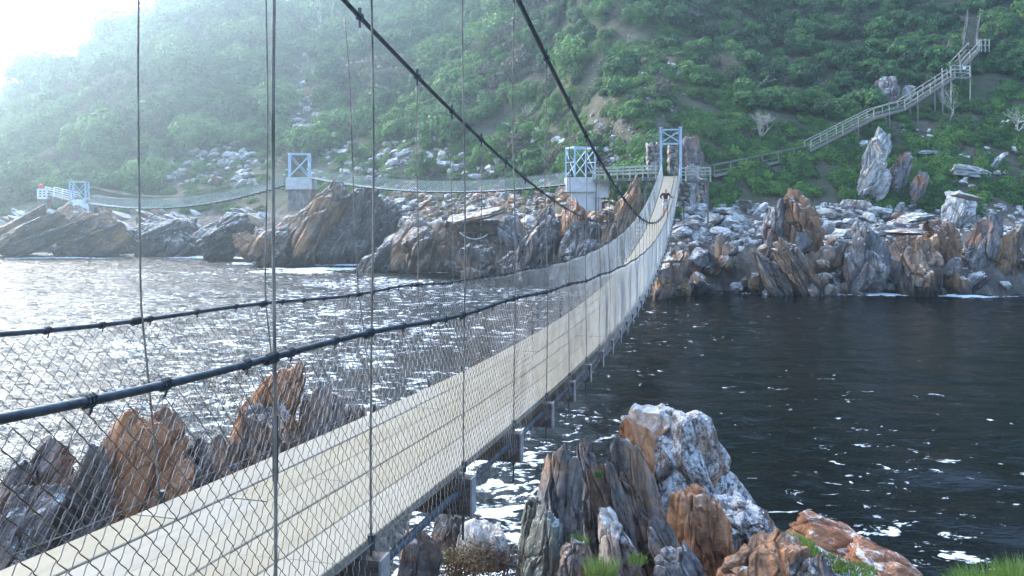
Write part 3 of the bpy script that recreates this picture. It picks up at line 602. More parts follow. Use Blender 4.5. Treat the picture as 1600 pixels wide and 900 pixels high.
def name_by_place(items, noun):
    """items: (object, px, py, adjective) -> a label from the nearest landmark, the side of it and the rank by distance"""
    box = {}
    for o, x, y, adj in items:
        k = min(range(len(LM)), key=lambda i: (LM[i][0] - x) ** 2 + (LM[i][1] - y) ** 2); dx, dy = x - LM[k][0], y - LM[k][1]
        s_ = ('right of' if dx > 0 else 'left of') if abs(dx) > abs(dy) else ('below' if dy > 0 else 'above'); box.setdefault((adj, k, s_), []).append((dx * dx + dy * dy, id(o), o))
    for (adj, k, s_), L in box.items():
        for n_, (_, _, o) in enumerate(sorted(L, key=lambda q: q[0])):
            rk = '' if len(L) == 1 else (', %s one' % ORD[min(n_, 19)]); o['label'] = '%s %s%s %s %s' % (adj, noun, rk, s_, LM[k][2])
def px_of(o): return pxy(o.location[0], o.location[1], o.location[2])
BOULD.sort(key=lambda o: -max(o.scale) / o.location[1]); items = []; RV = []; RF = []; rb = 0; mats_ = []
from mathutils import Euler
KEEP = 292
for n_, o in enumerate(BOULD):
    x, y = px_of(o)
    if n_ < KEEP:
        q = link('boulder', o.me); q.location = o.location; q.rotation_euler = o.rotation_euler; q.scale = o.scale; tag(q, o.label, 'boulder', o.group)
        items.append((q, x, y, {'pale': 'pale', 'grey': 'grey', 'dark': 'dark', 'brown': 'brown', 'orange': 'orange'}[o.kind]))
    else:
        m4 = np.array(Matrix.Translation(o.location) @ Euler(o.rotation_euler).to_matrix().to_4x4() @ Matrix.Diagonal((*o.scale, 1)))
        v = np.empty(len(o.me.vertices) * 3, np.float32); o.me.vertices.foreach_get('co', v); v = v.reshape(-1, 3) @ m4[:3, :3].T + m4[:3, 3]
        f = np.empty(len(o.me.loops), np.int32); o.me.loops.foreach_get('vertex_index', f); RV.append(v); RF.append(f.reshape(-1, 4) + rb); rb += len(v)
name_by_place(items, 'boulder')
tag(link('small_boulders', mesh_np('small_boulders', np.concatenate(RV), np.concatenate(RF), M['r_pale'], False)), 'the smaller loose stones lying all over the far shore and slopes', 'stones', None, 'stuff')

# small stones too many to count
def joined_stones(name, n, fpx, fpy, smin, smax, m, label):
    V = []; Fs = []; b = 0; src = [rock_verts(700 + k, 3, (1, .8, .5), taper=.1, cuts=6) for k in range(6)]
    for k in range(n):
        px = fpx(); py = fpy(px); p = hit(px, py); v, f = src[k % 6]; s = random.uniform(smin, smax); a = random.uniform(0, 6.28)
        q = v * s; q = np.stack([q[:, 0] * math.cos(a) - q[:, 1] * math.sin(a), q[:, 0] * math.sin(a) + q[:, 1] * math.cos(a), q[:, 2]], 1) + p
        V.append(q); Fs.append(f + b); b += len(v)
    o = link(name, mesh_np(name, np.concatenate(V), np.concatenate(Fs), M[m], False)); return tag(o, label, 'stones', None, 'stuff')
joined_stones('scree', 800, lambda: random.uniform(1050, 1600), lambda x: random.uniform(318, 385), .25, .85, 'r_pale', 'small pale rubble filling the right shore terrace')
joined_stones('scree', 900, lambda: random.uniform(480, 1000), lambda x: random.uniform(225, 390), .25, .9, 'r_pale', 'small grey rubble around and under the middle bridge')
joined_stones('scree', 800, lambda: random.uniform(585, 1000), lambda x: random.uniform(292, 400) if not 705 < x < 800 else random.uniform(292, 335), .5, 1.5, 'r_brown', 'brown and grey rubble banked under the middle bridge')
joined_stones('scree', 350, lambda: random.gauss(990, 60), lambda x: random.uniform(80, 265), .12, .4, 'r_pale', 'fine pale rubble on the grassy scree behind the far tower')

# ------------------------------------------------------------------ the near suspension bridge
KX = .2331; LAT = np.array((-.9739, .227)); DW = 1.31        # deck runs along x = KX*y - 1.6, width to the left
def zdeck(Y): return EYE - 2.61 + .0024 * (np.asarray(Y, float) - 24) ** 2
def BP(Y, wd, z):
    Y = np.asarray(Y, float); x = KX * Y - 1.6 + wd * LAT[0]; y = Y + wd * LAT[1]
    return np.stack(np.broadcast_arrays(x, y, z), -1)
def railh(Y): return np.interp(Y, [1, 3, 8, 14, 60, 69], [.93, .98, 1.10, 1.15, 1.15, 1.2])
def zrail(Y, wd=0): return zdeck(Y) + railh(Y) + .012 * np.sin(np.asarray(Y) * 2.1 + wd * 3)
def zmain(Y): return EYE - .75 + .0047 * (np.asarray(Y, float) - 30) ** 2
WR, WL = -.045, 1.50
bridge = empty('suspension_bridge', (0, 0, 0), 'long plank footbridge with chain link sides curving from the lower left to the far tower', 'footbridge')
YB = [2.94, 3.8, 5.3, 6.75, 8.2, 9.65]
while YB[-1] + 1.5 < 68.6: YB.append(YB[-1] + 1.47)
YBn = [1.4, .1, -1.4, -2.9, -4.4, -5.9, -7.4]; YB = sorted(YB + YBn)
YLEFT = {2.94: 2.65, 3.8: 4.145, 5.3: 5.45, 6.75: 7.06, 8.2: 8.58, 9.65: 9.83}
# planks: six long boards side by side, staggered joints
rows = 5; bw = DW / rows; cnt = 0
for r_ in range(rows):
    y = -9.0 + random.uniform(-3, 0)
    while y < 69:
        L = random.choice([3.0, 4.5, 4.5, 6.0]); a = max(y, -9.0); b = min(y + L - .012, 69.1); y += L
        if b - a < .2: continue
        ys = np.linspace(a, b, max(4, int((b - a) / .6))); dz = random.uniform(-.003, .006); g = random.choice([.002, .003, .006])
        w0 = r_ * bw + g / 2; w1 = (r_ + 1) * bw - g / 2; zt = zdeck(ys) + dz; cr = .002
        ring = [BP(ys, w0, zt - .048), BP(ys, w0, zt - .004), BP(ys, w0 + .006, zt), BP(ys, (w0 + w1) / 2, zt + cr), BP(ys, w1 - .006, zt), BP(ys, w1, zt - .004), BP(ys, w1, zt - .048)]
        V = np.stack(ring, 1); m_, n_ = V.shape[:2]
        f = [[i*n_+j, i*n_+(j+1) % n_, (i+1)*n_+(j+1) % n_, (i+1)*n_+j] for i in range(m_-1) for j in range(n_)] + [list(range(n_)), [(m_-1)*n_+j for j in range(n_)][::-1]]
        MB().add(V.reshape(-1, 3), f).build('plank', M['plank'], bridge)
# crossbeams with grey sawn ends, bolts and hanger plates
LA = np.array((LAT[0], LAT[1], 0)); AL = np.array((KX, 1, 0)) / math.hypot(KX, 1); UP = np.array((0, 0, 1.))
bm = MB().box((0, 0, 0), LA * .745, AL * .05, UP * .12).mesh('crossbeam', M['beam'])
be = MB().box((0, 0, 0), LA * .006, AL * .053, UP * .123).mesh('end_cap', M['beam_end'])
bt = MB().tube([(0, 0, .03), (0, 0, -.2)], .008, 6).mesh('bolt', M['cable'])
for Yb in YB:
    c = BP(Yb, .64, float(zdeck(Yb)) - .05 - .12 - .002); o = link('crossbeam', bm, bridge, c)
    for s_ in (-1, 1):
        link('end_cap', be, o, LA * .751 * s_)
        link('bolt', bt, o, LA * .68 * s_ + np.array((0, 0, -.10)))
# under pipes and bottom cables
ys = np.arange(-9, 69.1, .5)
for wd in (-.02, 1.33):
    MB().tube(BP(ys, wd, zdeck(ys) - .15 + .01 * np.sin(ys * 4.2)), .022, 8).build('bottom_cable', M['pipe'], bridge, True)
# handrail cables: twisted strands where they are near
def rope(wd, zf, r, y0, y1, ynear, name):
    yy = np.concatenate([np.arange(y0, .8, .3), np.arange(.8, ynear, .012), np.arange(ynear, y1, .3)])
    C = BP(yy, wd, zf(yy)); n = 20; th = np.linspace(0, 2 * np.pi, n, endpoint=False)
    t = np.gradient(C, axis=0); t /= np.linalg.norm(t, axis=1)[:, None]; a = np.cross(t, (0, 0, 1.)); a /= np.linalg.norm(a, axis=1)[:, None]; b = np.cross(t, a)
    s_ = yy * 2 * np.pi / .22; k = (yy > .7) & (yy < ynear); rad = r * (1 + .13 * k[:, None] * (np.abs(np.sin(3 * (th[None] - s_[:, None]))) - .5))
    V = C[:, None] + rad[..., None] * (np.cos(th)[None, :, None] * a[:, None] + np.sin(th)[None, :, None] * b[:, None]); m_ = len(yy)
    i = np.arange(m_ - 1)[:, None] * n; j = np.arange(n)[None]
    f = np.stack([i + j, i + (j + 1) % n, i + n + (j + 1) % n, i + n + j], -1).reshape(-1, 4)
    o = link(name, mesh_np(name, V.reshape(-1, 3), f, M['cable']), bridge)
rope(WR, lambda y: zrail(y), .0125, -9, 69.3, 5.0, 'handrail_cable')
rope(WL, lambda y: zrail(y, 1), .0125, -9, 69.3, 5.2, 'handrail_cable')
WRm, WLm = WR, WL
rope(WRm, zmain, .0225, -9, 69.3, 1.0, 'main_cable'); rope(WLm, zmain, .0225, -9, 69.3, 1.0, 'main_cable')
# hangers, clamps
clamp = MB(); clamp.box((0, 0, 0), AL * .028, LA * .028, UP * .027); clamp.tube([AL * .02 + UP * .02, AL * .02 + UP * .09], .008, 6); clamp.tube([-AL * .02 + UP * .02, -AL * .02 + UP * .08], .008, 6)
clamp.tube([UP * -.01, UP * -.10], .012, 6); clamp_me = clamp.mesh('cable_clamp', M['cable'])
tie = MB()
for s_ in (-1, 0, 1): tie.tube([AL * (.012 * s_ + .004 * math.sin(a)) + LA * .0155 * math.cos(a) + UP * (.0155 * math.sin(a)) for a in np.linspace(0, 2 * math.pi, 9)], .0038, 5)
tie.tube([AL * .01 - UP * .02, AL * .014 - UP * .038 + LA * .01], .004, 5); tie_me = tie.mesh('net_tie', M['tie'])
knot = MB()
for s_ in range(-3, 4): knot.tube([AL * (.010 * s_) + LA * .017 * math.cos(a) + UP * (.017 * math.sin(a)) for a in np.linspace(0, 2 * math.pi, 9)], .006, 5)
knot_me = knot.mesh('hanger_lashing', M['tie'])
for wd, off in ((WR, 0), (WL, 1)):
    for Yb in YB:
        yb = Yb if not off else YLEFT.get(Yb, Yb + .1); zt = float(zmain(yb)); zb = float(zdeck(yb)) - .1
        if zt - zb < .3: continue
        k = np.linspace(0, 1, 26); wob = (.016 + .012 * random.random()) * (1 if Yb < 20 else .4); ph = random.uniform(0, 6)
        L = zt - zb; yl = yb + wob * np.sin(k * 5 + ph) * (1 - k) * k * 3; C = BP(yl, wd - (.14 * np.clip(1 - (k * L) / 1.2, 0, 1) if off else 0) + wob * np.sin(k * 7 + ph) * k * (1 - k) * 3, zb + L * k)
        if off and Yb == 6.75: C[:, 0] -= .14 * k ** 2
        MB().tube(C, .0068 if Yb < 3.5 else .0058, 6).build('hanger', M['wire'], bridge, True)
        if not off and abs(Yb - 2.94) < .01:
            C2 = C + np.array((-.010, .03, 0)) * np.sin(k * 3.14)[:, None]; MB().tube(C2, .005, 6).build('hanger', M['wire'], bridge, True)
            MB().tube([BP(Yb, wd, zb + .62), BP(Yb, wd, zb + .86)], .011, 8).build('turnbuckle', M['tie'], bridge)
        link('cable_clamp', clamp_me, bridge, BP(yb, wd, zt)); link('hanger_lashing', knot_me, bridge, BP(yb - .03, wd, float(zrail(yb, off))))
        if not off or True:
            hk = MB().tube([BP(yb, wd - .14 * off, zdeck(yb) + .05), BP(yb, wd - .14 * off, zdeck(yb) - .02)], .018, 8); hk.build('shackle', M['cable'], bridge)
    yy = 1.0 + (.2 if off else 0)
    while yy < 48: link('net_tie', tie_me, bridge, BP(yy, wd, float(zrail(yy, off)))); yy += random.uniform(.26, .46)
# chain link: upright zigzag wires hooked into each other
def netting(wd, off, side):
    for (y0, y1, seg, rad, pitch, NK) in ((-9, .9, 1, .0032, .066, 17), (.9, 7.5, 4, .0018, .037, 29), (7.5, 30, 1, .0017, .037, 29), (30, 69, 1, .0024, .066, 17)):
        ys_ = np.arange(y0, y1, pitch / 1.0268); W = len(ys_); K = NK * seg + 1
        kk = np.linspace(0, NK, K); tri = 1 - 2 * np.abs((kk % 2) - 1)      # -1..1 zigzag
        tri = np.sign(tri) * np.abs(tri) ** 1.0 if seg > 1 else tri
        sgn = np.where(np.arange(W) % 2 == 0, 1, -1)[:, None]
        r2 = np.random.default_rng(500 + off * 3 + int(y0 * 10))
        yc = ys_[:, None] + sgn * tri[None] * (pitch * .515) / 1.0268
        top = zrail(ys_, off)[:, None] - .028; bot = zdeck(ys_)[:, None] - .20 + .05 * n2(ys_, ys_ * 0, 1.3, 3, 3.0 + off)[:, None]
        z = top + (bot - top) * kk[None] / NK
        low = np.clip((kk[None] / NK - .8) / .2, 0, 1)
        ww = wd + side * (.012 * np.sin(kk[None] * math.pi) * 0 + .002 * sgn * np.cos(kk[None] * math.pi)) + side * .045 * n2(ys_, ys_ * 0 + 4, .7, 2, 7 + off)[:, None] * np.sin(math.pi * kk / NK)[None] * 1.6 + side * low * .05 - (.14 * kk[None] / NK if off else 0)
        yc = yc + .022 * n2(ys_ * 1.0, ys_ * 0 + 2, .5, 2, 1. + off)[:, None] * np.sin(math.pi * kk / NK)[None] + low * .02 * r2.normal(size=(W, 1))
        if seg > 1:
            # hooks: wire bows towards the viewer between joints
            ww = ww + .002 * np.sin(kk[None] * 2 * math.pi)
        C = BP(yc, ww, z); v, f = tubes_np(C, rad, 4 if seg > 1 else 3)
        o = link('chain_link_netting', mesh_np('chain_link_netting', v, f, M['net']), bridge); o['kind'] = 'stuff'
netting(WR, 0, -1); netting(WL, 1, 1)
for wd, s_ in ((WR, -1), (WL, 1)):                        # thin guide wires halfway up and along the foot of the netting
    MB().tube(BP(ys, (wd if s_ < 0 else 1.37) + s_ * .012, zdeck(ys) + .02 + .01 * np.sin(ys * 3)), .004, 4).build('net_wire', M['wire'], bridge)
# towers
def portal(parent, Y, wa, wb, ztop, zbot, name='tower_leg'):
    for wd in (wa, wb):
        p = BP(Y, wd, 0.0); MB().box((p[0], p[1], (ztop + zbot) / 2), AL * .11, LA * .11, (ztop - zbot) / 2).build(name, M['paint'], parent)
        MB().box((p[0], p[1], ztop + .06), AL * .16, LA * .16, .05).build('saddle', M['paint'], parent)
    a = BP(Y, wa, 0.); b = BP(Y, wb, 0.)
    def q(p, z): return (p[0], p[1], z)
    MB().bar(q(a, ztop - .12), q(b, ztop - .12), .12, .12).build('crossbar', M['paint'], parent)
    MB().bar(q(a, ztop - 1.35), q(b, ztop - 1.35), .14, .14).build('crossbar', M['paint'], parent)
    MB().bar(q(a, ztop - .2), q(b, ztop - 1.25), .05, .10).build('brace', M['paint'], parent)
    c = AL[:3] * .06; MB().bar(q(a - c, ztop - 1.25), q(b - c, ztop - .2), .05, .10).build('brace', M['paint'], parent)
portal(bridge, 69.3, -.12, 1.57, 13.45, 6.5); portal(bridge, -9.2, -.12, 1.57, 13.9, 6.0)
for wd in (WR, WL):                                        # back stays down to the rock behind the tower
    a = BP(69.3, wd, 13.45); b = BP(76.0, wd, 11.0); MB().tube([a, b], .03, 6).build('back_stay', M['cable'], bridge)
    a = BP(-9.2, wd, 13.9); b = BP(-17., wd, 7.5); MB().tube([a, b], .03, 6).build('back_stay', M['cable'], bridge)

# ------------------------------------------------------------------ far bridges, piers, towers
def far_bridge(A, B, sag, label, wdt=1.1, npl=34):
    A = np.array(A); B = np.array(B); d = B - A; L = np.linalg.norm(d[:2]); u = np.array((d[0], d[1], 0)) / L; s_ = np.array((-u[1], u[0], 0))
    root = empty('suspension_bridge', tuple(A), label, 'footbridge')
    z = lambda t: A[2] + d[2] * t - sag * 4 * t * (1 - t)
    pt = lambda t, w_, h: A + u * L * t + s_ * w_ + np.array((0, 0, z(t) - A[2] + h))
    for k in range(npl):
        a, b = pt(k / npl, 0, 0), pt((k + 1) / npl, 0, 0); MB().bar(a, a + (b - a) * .985, wdt, .06).build('plank', M['timber_pale'], root)
        MB().bar(pt((k + .5) / npl, -wdt / 2 - .1, -.12), pt((k + .5) / npl, wdt / 2 + .1, -.12), .08, .16).build('crossbeam', M['beam'], root)
    T = np.linspace(0, 1, npl * 2 + 1)
    for w_ in (-wdt / 2, wdt / 2):
        MB().tube([pt(t, w_, 1.1) for t in T], .022, 5).build('handrail_cable', M['cable'], root)
        MB().tube([pt(t, w_, -.05) for t in T], .03, 5).build('bottom_cable', M['white'], root)
        mc = lambda t: pt(t, w_, 0) * (1, 1, 0) + np.array((0, 0, A[2] + d[2] * t + 2.3 - (sag + .9) * 4 * t * (1 - t)))
        MB().tube([mc(t) for t in T], .02, 5).build('main_cable', M['cable'], root)
        n_ = int(L / .16); cell = L / n_; tt = (np.arange(n_) + .5) / n_; K = 9; kk = np.arange(K)
        tri = np.where(kk % 2 == 0, -1, 1)[None] * np.where(np.arange(n_) % 2 == 0, 1, -1)[:, None]
        Tt = np.clip(tt[:, None] + tri * .5 / n_, 0, 1); zz = z(Tt) + 1.1 * kk[None] / (K - 1)
        C = np.stack([A[0] + u[0] * L * Tt + s_[0] * w_, A[1] + u[1] * L * Tt + s_[1] * w_, zz], -1); v, f = tubes_np(C, .014, 3)
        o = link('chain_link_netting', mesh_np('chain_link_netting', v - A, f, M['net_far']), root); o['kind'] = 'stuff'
    return root
tw2 = P(904, 277, 75); tw3 = P(467, 276, 95); tw4 = P(132, 316, 107)
far_bridge(P(888, 287, 75.3), P(487, 277, 94.6), 1.15, 'middle footbridge with mesh sides hanging between the two concrete piers')
far_bridge(P(447, 288, 95.2), P(140, 317, 106.8), 1.55, 'farthest footbridge, sagging to the small pier on the left headland')
def box_tower(c, hw, hd, H, yaw, label):
    root = empty('bridge_tower', tuple(c), label, 'tower'); ca, sa = math.cos(yaw), math.sin(yaw)
    def q(x, y, z): return np.array((c[0] + x * ca - y * sa, c[1] + x * sa + y * ca, c[2] + z))
    def xb(a, b, w_=.07, nm='brace'): MB().bar(a, b, w_, w_).build(nm, M['paint'], root)
    for x in (-hw, hw):
        for y in (-hd, hd): xb(q(x, y, 0), q(x, y, H), .15, 'tower_leg')
    for x in (-hw, hw):
        xb(q(x, -hd, H - .04), q(x, hd, H - .04), .13, 'crossbar'); xb(q(x, -hd, .15), q(x, hd, H - .2)); xb(q(x, hd, H * .5), q(x, -hd, H * .5), .06, 'crossbar')
    for y in (-hd, hd):
        xb(q(-hw, y, H - .04), q(hw, y, H - .04), .13, 'crossbar')
        xb(q(-hw, y, .1), q(hw, y, H - .2)); xb(q(hw, y, .1), q(-hw, y, H - .2))
    xb(q(-hw, -hd, H - .08), q(hw, hd, H - .08))
    return root
box_tower(P(907, 277, 75), 1.05, 1.0, 2.8, .35, 'pale blue braced steel tower on the right concrete pier')
box_tower(P(468, 277, 95), 1.15, 1.1, 2.8, .35, 'pale blue braced steel tower on the middle concrete pier')
box_tower(P(124, 315, 107.3), .95, .9, 2.7, .25, 'small hazy steel tower on the far left pier')
def pier(blocks, label, loc):
    root = empty('concrete_pier', loc, label, 'pier')
    for (pa, pb, Y, dep, nm, m) in blocks:
        a = P(*pa, Y); b = P(*pb, Y); MB().box(((a[0]+b[0])/2, Y + dep / 2, (a[2]+b[2])/2), abs(b[0]-a[0]) / 2, dep / 2, abs(a[2]-b[2]) / 2).build(nm, M[m], root, bevel=.03)
    return root
pier([((885, 277), (931, 300), 73.9, 2.6, 'pier_block', 'concrete'), ((929, 281), (951, 309), 73.95, 2.3, 'side_block', 'concrete'), ((893, 298), (940, 330), 74.2, 2.0, 'footing', 'concrete')],
     'white concrete pier carrying the steel tower nearest the boardwalk', tuple(P(918, 300, 75)))
pier([((446, 277), (487, 296), 93.8, 2.6, 'cap_block', 'concrete'), ((449, 294), (486, 330), 94.0, 2.2, 'shaft', 'mason')], 'middle concrete pier on the leaning strata rocks', tuple(P(467, 300, 95)))
pr = pier([((111, 312), (127, 320), 106.4, 1.6, 'plinth', 'white'), ((105, 319), (139, 331), 106.2, 2.2, 'pier_block', 'white')], 'small white concrete pier with a wedge foot on the far left headland', tuple(P(122, 325, 107)))
a, b, c = P(106, 330, 106.25), P(139, 330, 106.25), P(126, 348, 106.2); d2 = np.array((0, 2.0, 0))
MB().add([a, b, c, a + d2, b + d2, c + d2], [[0, 2, 1], [3, 4, 5], [0, 1, 4, 3], [1, 2, 5, 4], [2, 0, 3, 5]]).build('wedge_foot', M['concrete'], pr)
# white beacon
Yb = 110; root = empty('beacon', tuple(P(64, 325, Yb)), 'little white slatted beacon with a red top on the far left headland', 'beacon')
def bx(pa, pb, dep, nm, m, Y=Yb, par=None):
    a = P(*pa, Y); b = P(*pb, Y); return MB().box(((a[0]+b[0])/2, Y + dep / 2, (a[2]+b[2])/2), abs(b[0]-a[0]) / 2, dep / 2, abs(a[2]-b[2]) / 2).build(nm, M[m], par or root)
bx((59, 311), (73, 326), 1.1, 'stone_base', 'mason', Yb + .1); bx((58, 307.6), (73.5, 311), 1.3, 'platform', 'white')
for x in (57.6, 64.5, 71.5): bx((x, 296), (x + 2, 307.6), .2, 'post', 'white', Yb + (.2 if x == 64.5 else 0))
for y in (296, 299.6, 303.4): bx((58.5, y), (72.8, y + 2), .12, 'slat', 'white', Yb + .05)
bx((57.8, 294.6), (73, 296), 1.2, 'roof', 'white')
for y in (297, 301): bx((59.5, y), (71.5, y + 2.6), .08, 'panel', 'timber_dark', Yb + .6)
v, f = cubesphere(5); s_ = v / np.linalg.norm(v, axis=1)[:, None]; link('red_lantern', mesh_np('red_lantern', s_ * (.32, .32, .42), f, M['red']), root, P(64.5, 292, Yb + .5) - np.array(P(64, 325, Yb)))
# landing ramps left of the small tower
def boardwalk(A, B, label, wdt=1.2, n=8, rails=(.45, .75, 1.05), m='timber_pale', posts=6, legs=True):
    A = np.array(A); B = np.array(B); d = B - A; L = np.linalg.norm(d); u = d / L; h = np.array((u[0], u[1], 0)); h /= np.linalg.norm(h); s_ = np.array((-h[1], h[0], 0))
    root = empty('boardwalk', tuple(A), label, 'boardwalk')
    for k in range(n * 3):
        a = A + d * k / (n * 3); b = A + d * (k + .9) / (n * 3); MB().bar(a, b, wdt, .05).build('plank', M['timber'], root)
    for w_ in (-wdt / 2, wdt / 2):
        MB().bar(A + s_ * w_ - (0, 0, .14), B + s_ * w_ - (0, 0, .14), .08, .22).build('joist', M['timber_dark'], root)
        for k in range(posts):
            p = A + d * k / (posts - 1) + s_ * w_; MB().box(p + np.array((0, 0, (rails[-1] + .05) / 2 - .1)), .055, .055, (rails[-1] + .05) / 2 + .1).build('post', M[m], root)
        for r_ in rails: MB().bar(A + s_ * (w_ * 1.05) + (0, 0, r_), B + s_ * (w_ * 1.05) + (0, 0, r_), .05, .11).build('rail', M[m], root)
    if legs:
        for k in range(0, posts, 2):
            p = A + d * k / (posts - 1); zg = t1(p[0], p[1]) - .4
            if zg < p[2] - .3: MB().bar((p[0], p[1], zg), (p[0], p[1], p[2] - .2), .14, .14, (1, 0, 0)).build('support', M['timber'], root)
    return root
boardwalk(P(931, 281, 74), P(1029, 277.5, 70.6), 'timber boardwalk with three rails between the right pier and the far tower')
boardwalk(P(1068, 281, 70.3), P(1106, 281, 70.6), 'short timber boardwalk landing right of the far tower', posts=3, n=4)
boardwalk(P(118, 314, 107.8), P(78, 304, 111), 'hazy timber walkway from the small tower towards the beacon', n=4, posts=4, legs=False, m='white')

# masonry by the far tower
def masonry(pa, pb, Y, dep, label, cw=.62, ch=.36, taper=0.0):
    a = P(*pa, Y); b = P(*pb, Y); x0, x1 = sorted((a[0], b[0])); z0, z1 = sorted((a[2], b[2])); root = empty('stone_wall', ((x0 + x1) / 2, Y, z0), label, 'stone wall')
    MB().box(((x0+x1)/2, Y + dep / 2 + .1, (z0+z1)/2), (x1-x0)/2 - .06, dep / 2 - .05, (z1-z0)/2 - .03).build('core', M['beam'], root)
    nz_ = max(1, int((z1 - z0) / ch)); hh = (z1 - z0) / nz_
    for j in range(nz_):
        x = x0 - random.uniform(0, cw * .6)
        while x < x1:
            w_ = cw * random.uniform(.7, 1.35); xa = max(x, x0); xb = min(x + w_, x1); x += w_
            if xb - xa < .12: continue
            v, f = rock_verts(random.randint(0, 9999), 3, (xb - xa + .02, dep + .12 * random.random(), hh + .02), taper=0, boxy=.9, cuts=4, strata=.02, rough=.03, jag=.01)
            link('stone', mesh_np('stone', v, f, M['mason'], False), root, ((xa + xb) / 2 - root.location.x, dep / 2, z0 + (j + .5) * hh - root.location.z))
masonry((1012, 222), (1036, 264), 73.0, 1.2, 'grey stone retaining block left of the far tower')
masonry((1046, 226), (1060, 272), 74.0, 1.2, 'brown stone wall seen between the tower legs')
masonry((1059, 286), (1080, 322), 68.6, 1.4, 'stone abutment under the far end of the bridge')
masonry((1094, 270), (1105, 316), 70.0, .8, 'narrow pale stone pillar right of the abutment')

# ------------------------------------------------------------------ timber stairway on the right slope
def stair(A, B, label, wdt=.95, tread=.30, posts=4, m='timber_pale', steps=True, rails=(.40, 1.0), name='stairway'):
    A = np.array(A); B = np.array(B); d = B - A; h = np.array((d[0], d[1], 0)); L = np.linalg.norm(h); h /= L; s_ = np.array((-h[1], h[0], 0))
    root = empty(name, tuple(A), label, 'stairs' if steps else 'walkway')
    for w_ in (-wdt / 2, wdt / 2):
        MB().bar(A + s_ * w_, B + s_ * w_, .07, .24).build('stringer', M['timber'], root)
        for k in range(posts):
            p = A + d * k / (posts - 1) + s_ * w_; MB().bar(p - (0, 0, .1), p + (0, 0, rails[-1] + .1), .085, .085, (1, 0, 0)).build('post', M[m], root)
        for r_ in rails: MB().bar(A + s_ * w_ * 1.08 + (0, 0, r_ + .05), B + s_ * w_ * 1.08 + (0, 0, r_ + .05), .05, .09 if r_ == rails[-1] else .05).build('rail', M[m], root)
    n = max(3, int(abs(d[2]) / .19)) if steps else max(3, int(L / .25))
    for k in range(n):
        p = A + d * (k + .5) / n
        MB().box(p + np.array((0, 0, .10)), s_ * wdt * .46, h * (.15 if steps else L / n * .46), .025).build('tread', M['timber'], root)
    for k in range(1, posts, 2):
        p = A + d * k / (posts - 1)
        for w_ in (-wdt / 2, wdt / 2):
            q = p + s_ * w_; zg = t1(q[0], q[1]) - .3
            if zg < q[2] - .4: MB().bar((q[0], q[1], max(zg, q[2] - 4)), (q[0], q[1], q[2] - .1), .12, .12, (1, 0, 0)).build('support', M['timber'], root)
    return root
def G(px, py, lift=.35, up=8):
    p = hit(px, py + up); return P(px, py, p[1] - .9)
Ys = float(hit(1500, 158)[1]) - .6; Y0_ = hit(1262, 240)[1] - .5; Y1_ = hit(1360, 194)[1] - .8; Y2_ = hit(1408, 182)[1] - .8
stair(P(1262, 236, Y0_), P(1360, 186, Y1_), 'lowest flight of the timber stairway rising from the creepers', posts=5)
stair(P(1360, 186, Y1_), P(1408, 172, Y2_), 'level stretch of the timber stairway above the crooked outcrop', posts=3, steps=False, name='walkway')
stair(P(1408, 172, Y2_), P(1486, 122, Ys), 'second flight of the timber stairway up to the platform', posts=5)
Y3_ = hit(1112, 275)[1] - .6
stair(P(1112, 272, Y3_) - (0, 0, .2), P(1262, 240, Y0_) + (0, .5, -.2), 'overgrown level path with thin rails from the far tower to the stairway', posts=7, steps=False, name='walkway', m='timber')
# platform
A_ = P(1486, 120, Ys - .2); B_ = P(1516, 120, Ys - .2); root = empty('viewing_platform', tuple(A_), 'timber landing platform on stilts with a small white sign on its rail', 'platform')
for k in range(7):
    x = A_[0] + (B_[0] - A_[0]) * (k + .5) / 7; MB().box((x, Ys + .7, A_[2]), .11, 1.0, .03).build('plank', M['timber'], root)
MB().box(((A_[0]+B_[0])/2, Ys - .32, A_[2] - .12), (B_[0]-A_[0])/2 + .03, .04, .12).build('joist', M['timber'], root)
for (x, dz) in ((A_[0], 3.), (B_[0], 3.)):
    for y in (Ys - .2, Ys + 1.6): MB().box((x, y, A_[2] + .62 - dz / 2), .06, .06, .62 + dz / 2).build('post', M['timber_pale'], root)
for r_ in (.45, .8, 1.2): MB().bar((A_[0], Ys - .28, A_[2] + r_), (B_[0], Ys - .28, A_[2] + r_), .05, .10).build('rail', M['timber_pale'], root)
for r_ in (.45, .8, 1.2): MB().bar((B_[0] + .07, Ys - .2, A_[2] + r_), (B_[0] + .07, Ys + 1.6, A_[2] + r_), .05, .10).build('rail', M['timber_pale'], root)
MB().box((P(1504, 0, Ys)[0], Ys - .36, A_[2] + .95), .17, .02, .16).build('sign_board', M['white'], root)
stair(P(1492, 112, Ys + 1.2), P(1522, 80, Ys + 2.6), 'third short flight of the stairway above the platform', posts=3, wdt=1.3)
A_ = P(1514, 78, Ys + 2.7); root = empty('viewing_platform', tuple(A_), 'small upper landing of the stairway with rails to its right', 'platform')
MB().box(A_ + np.array((1.0, .5, 0)), 1.25, .6, .04).build('floor', M['timber'], root)
for k in range(4): MB().box(A_ + np.array((.9 + .45 * k, -.1, .5)), .05, .05, .75).build('post', M['timber_pale'], root)
for r_ in (.5, 1.1): MB().bar(A_ + (.9, -.16, r_), A_ + (2.3, -.16, r_), .04, .1).build('rail', M['timber_pale'], root)
stair(P(1514, 76, Ys + 2.9), P(1522, 28, Ys + 6.0), 'topmost steep dark flight of the stairway going into the trees', posts=3, wdt=1.25, m='timber_dark')
Yt = hit(1098, 34)[1] - 1; print('stairs', Ys, Y0_, Y1_, Y2_, Yt)
stair(P(1050, 2, Yt + 4), P(1098, 26, Yt), 'distant purple brown flight of steps at the top of the photo', posts=5, wdt=1.6, m='timber_dark', tread=.3)

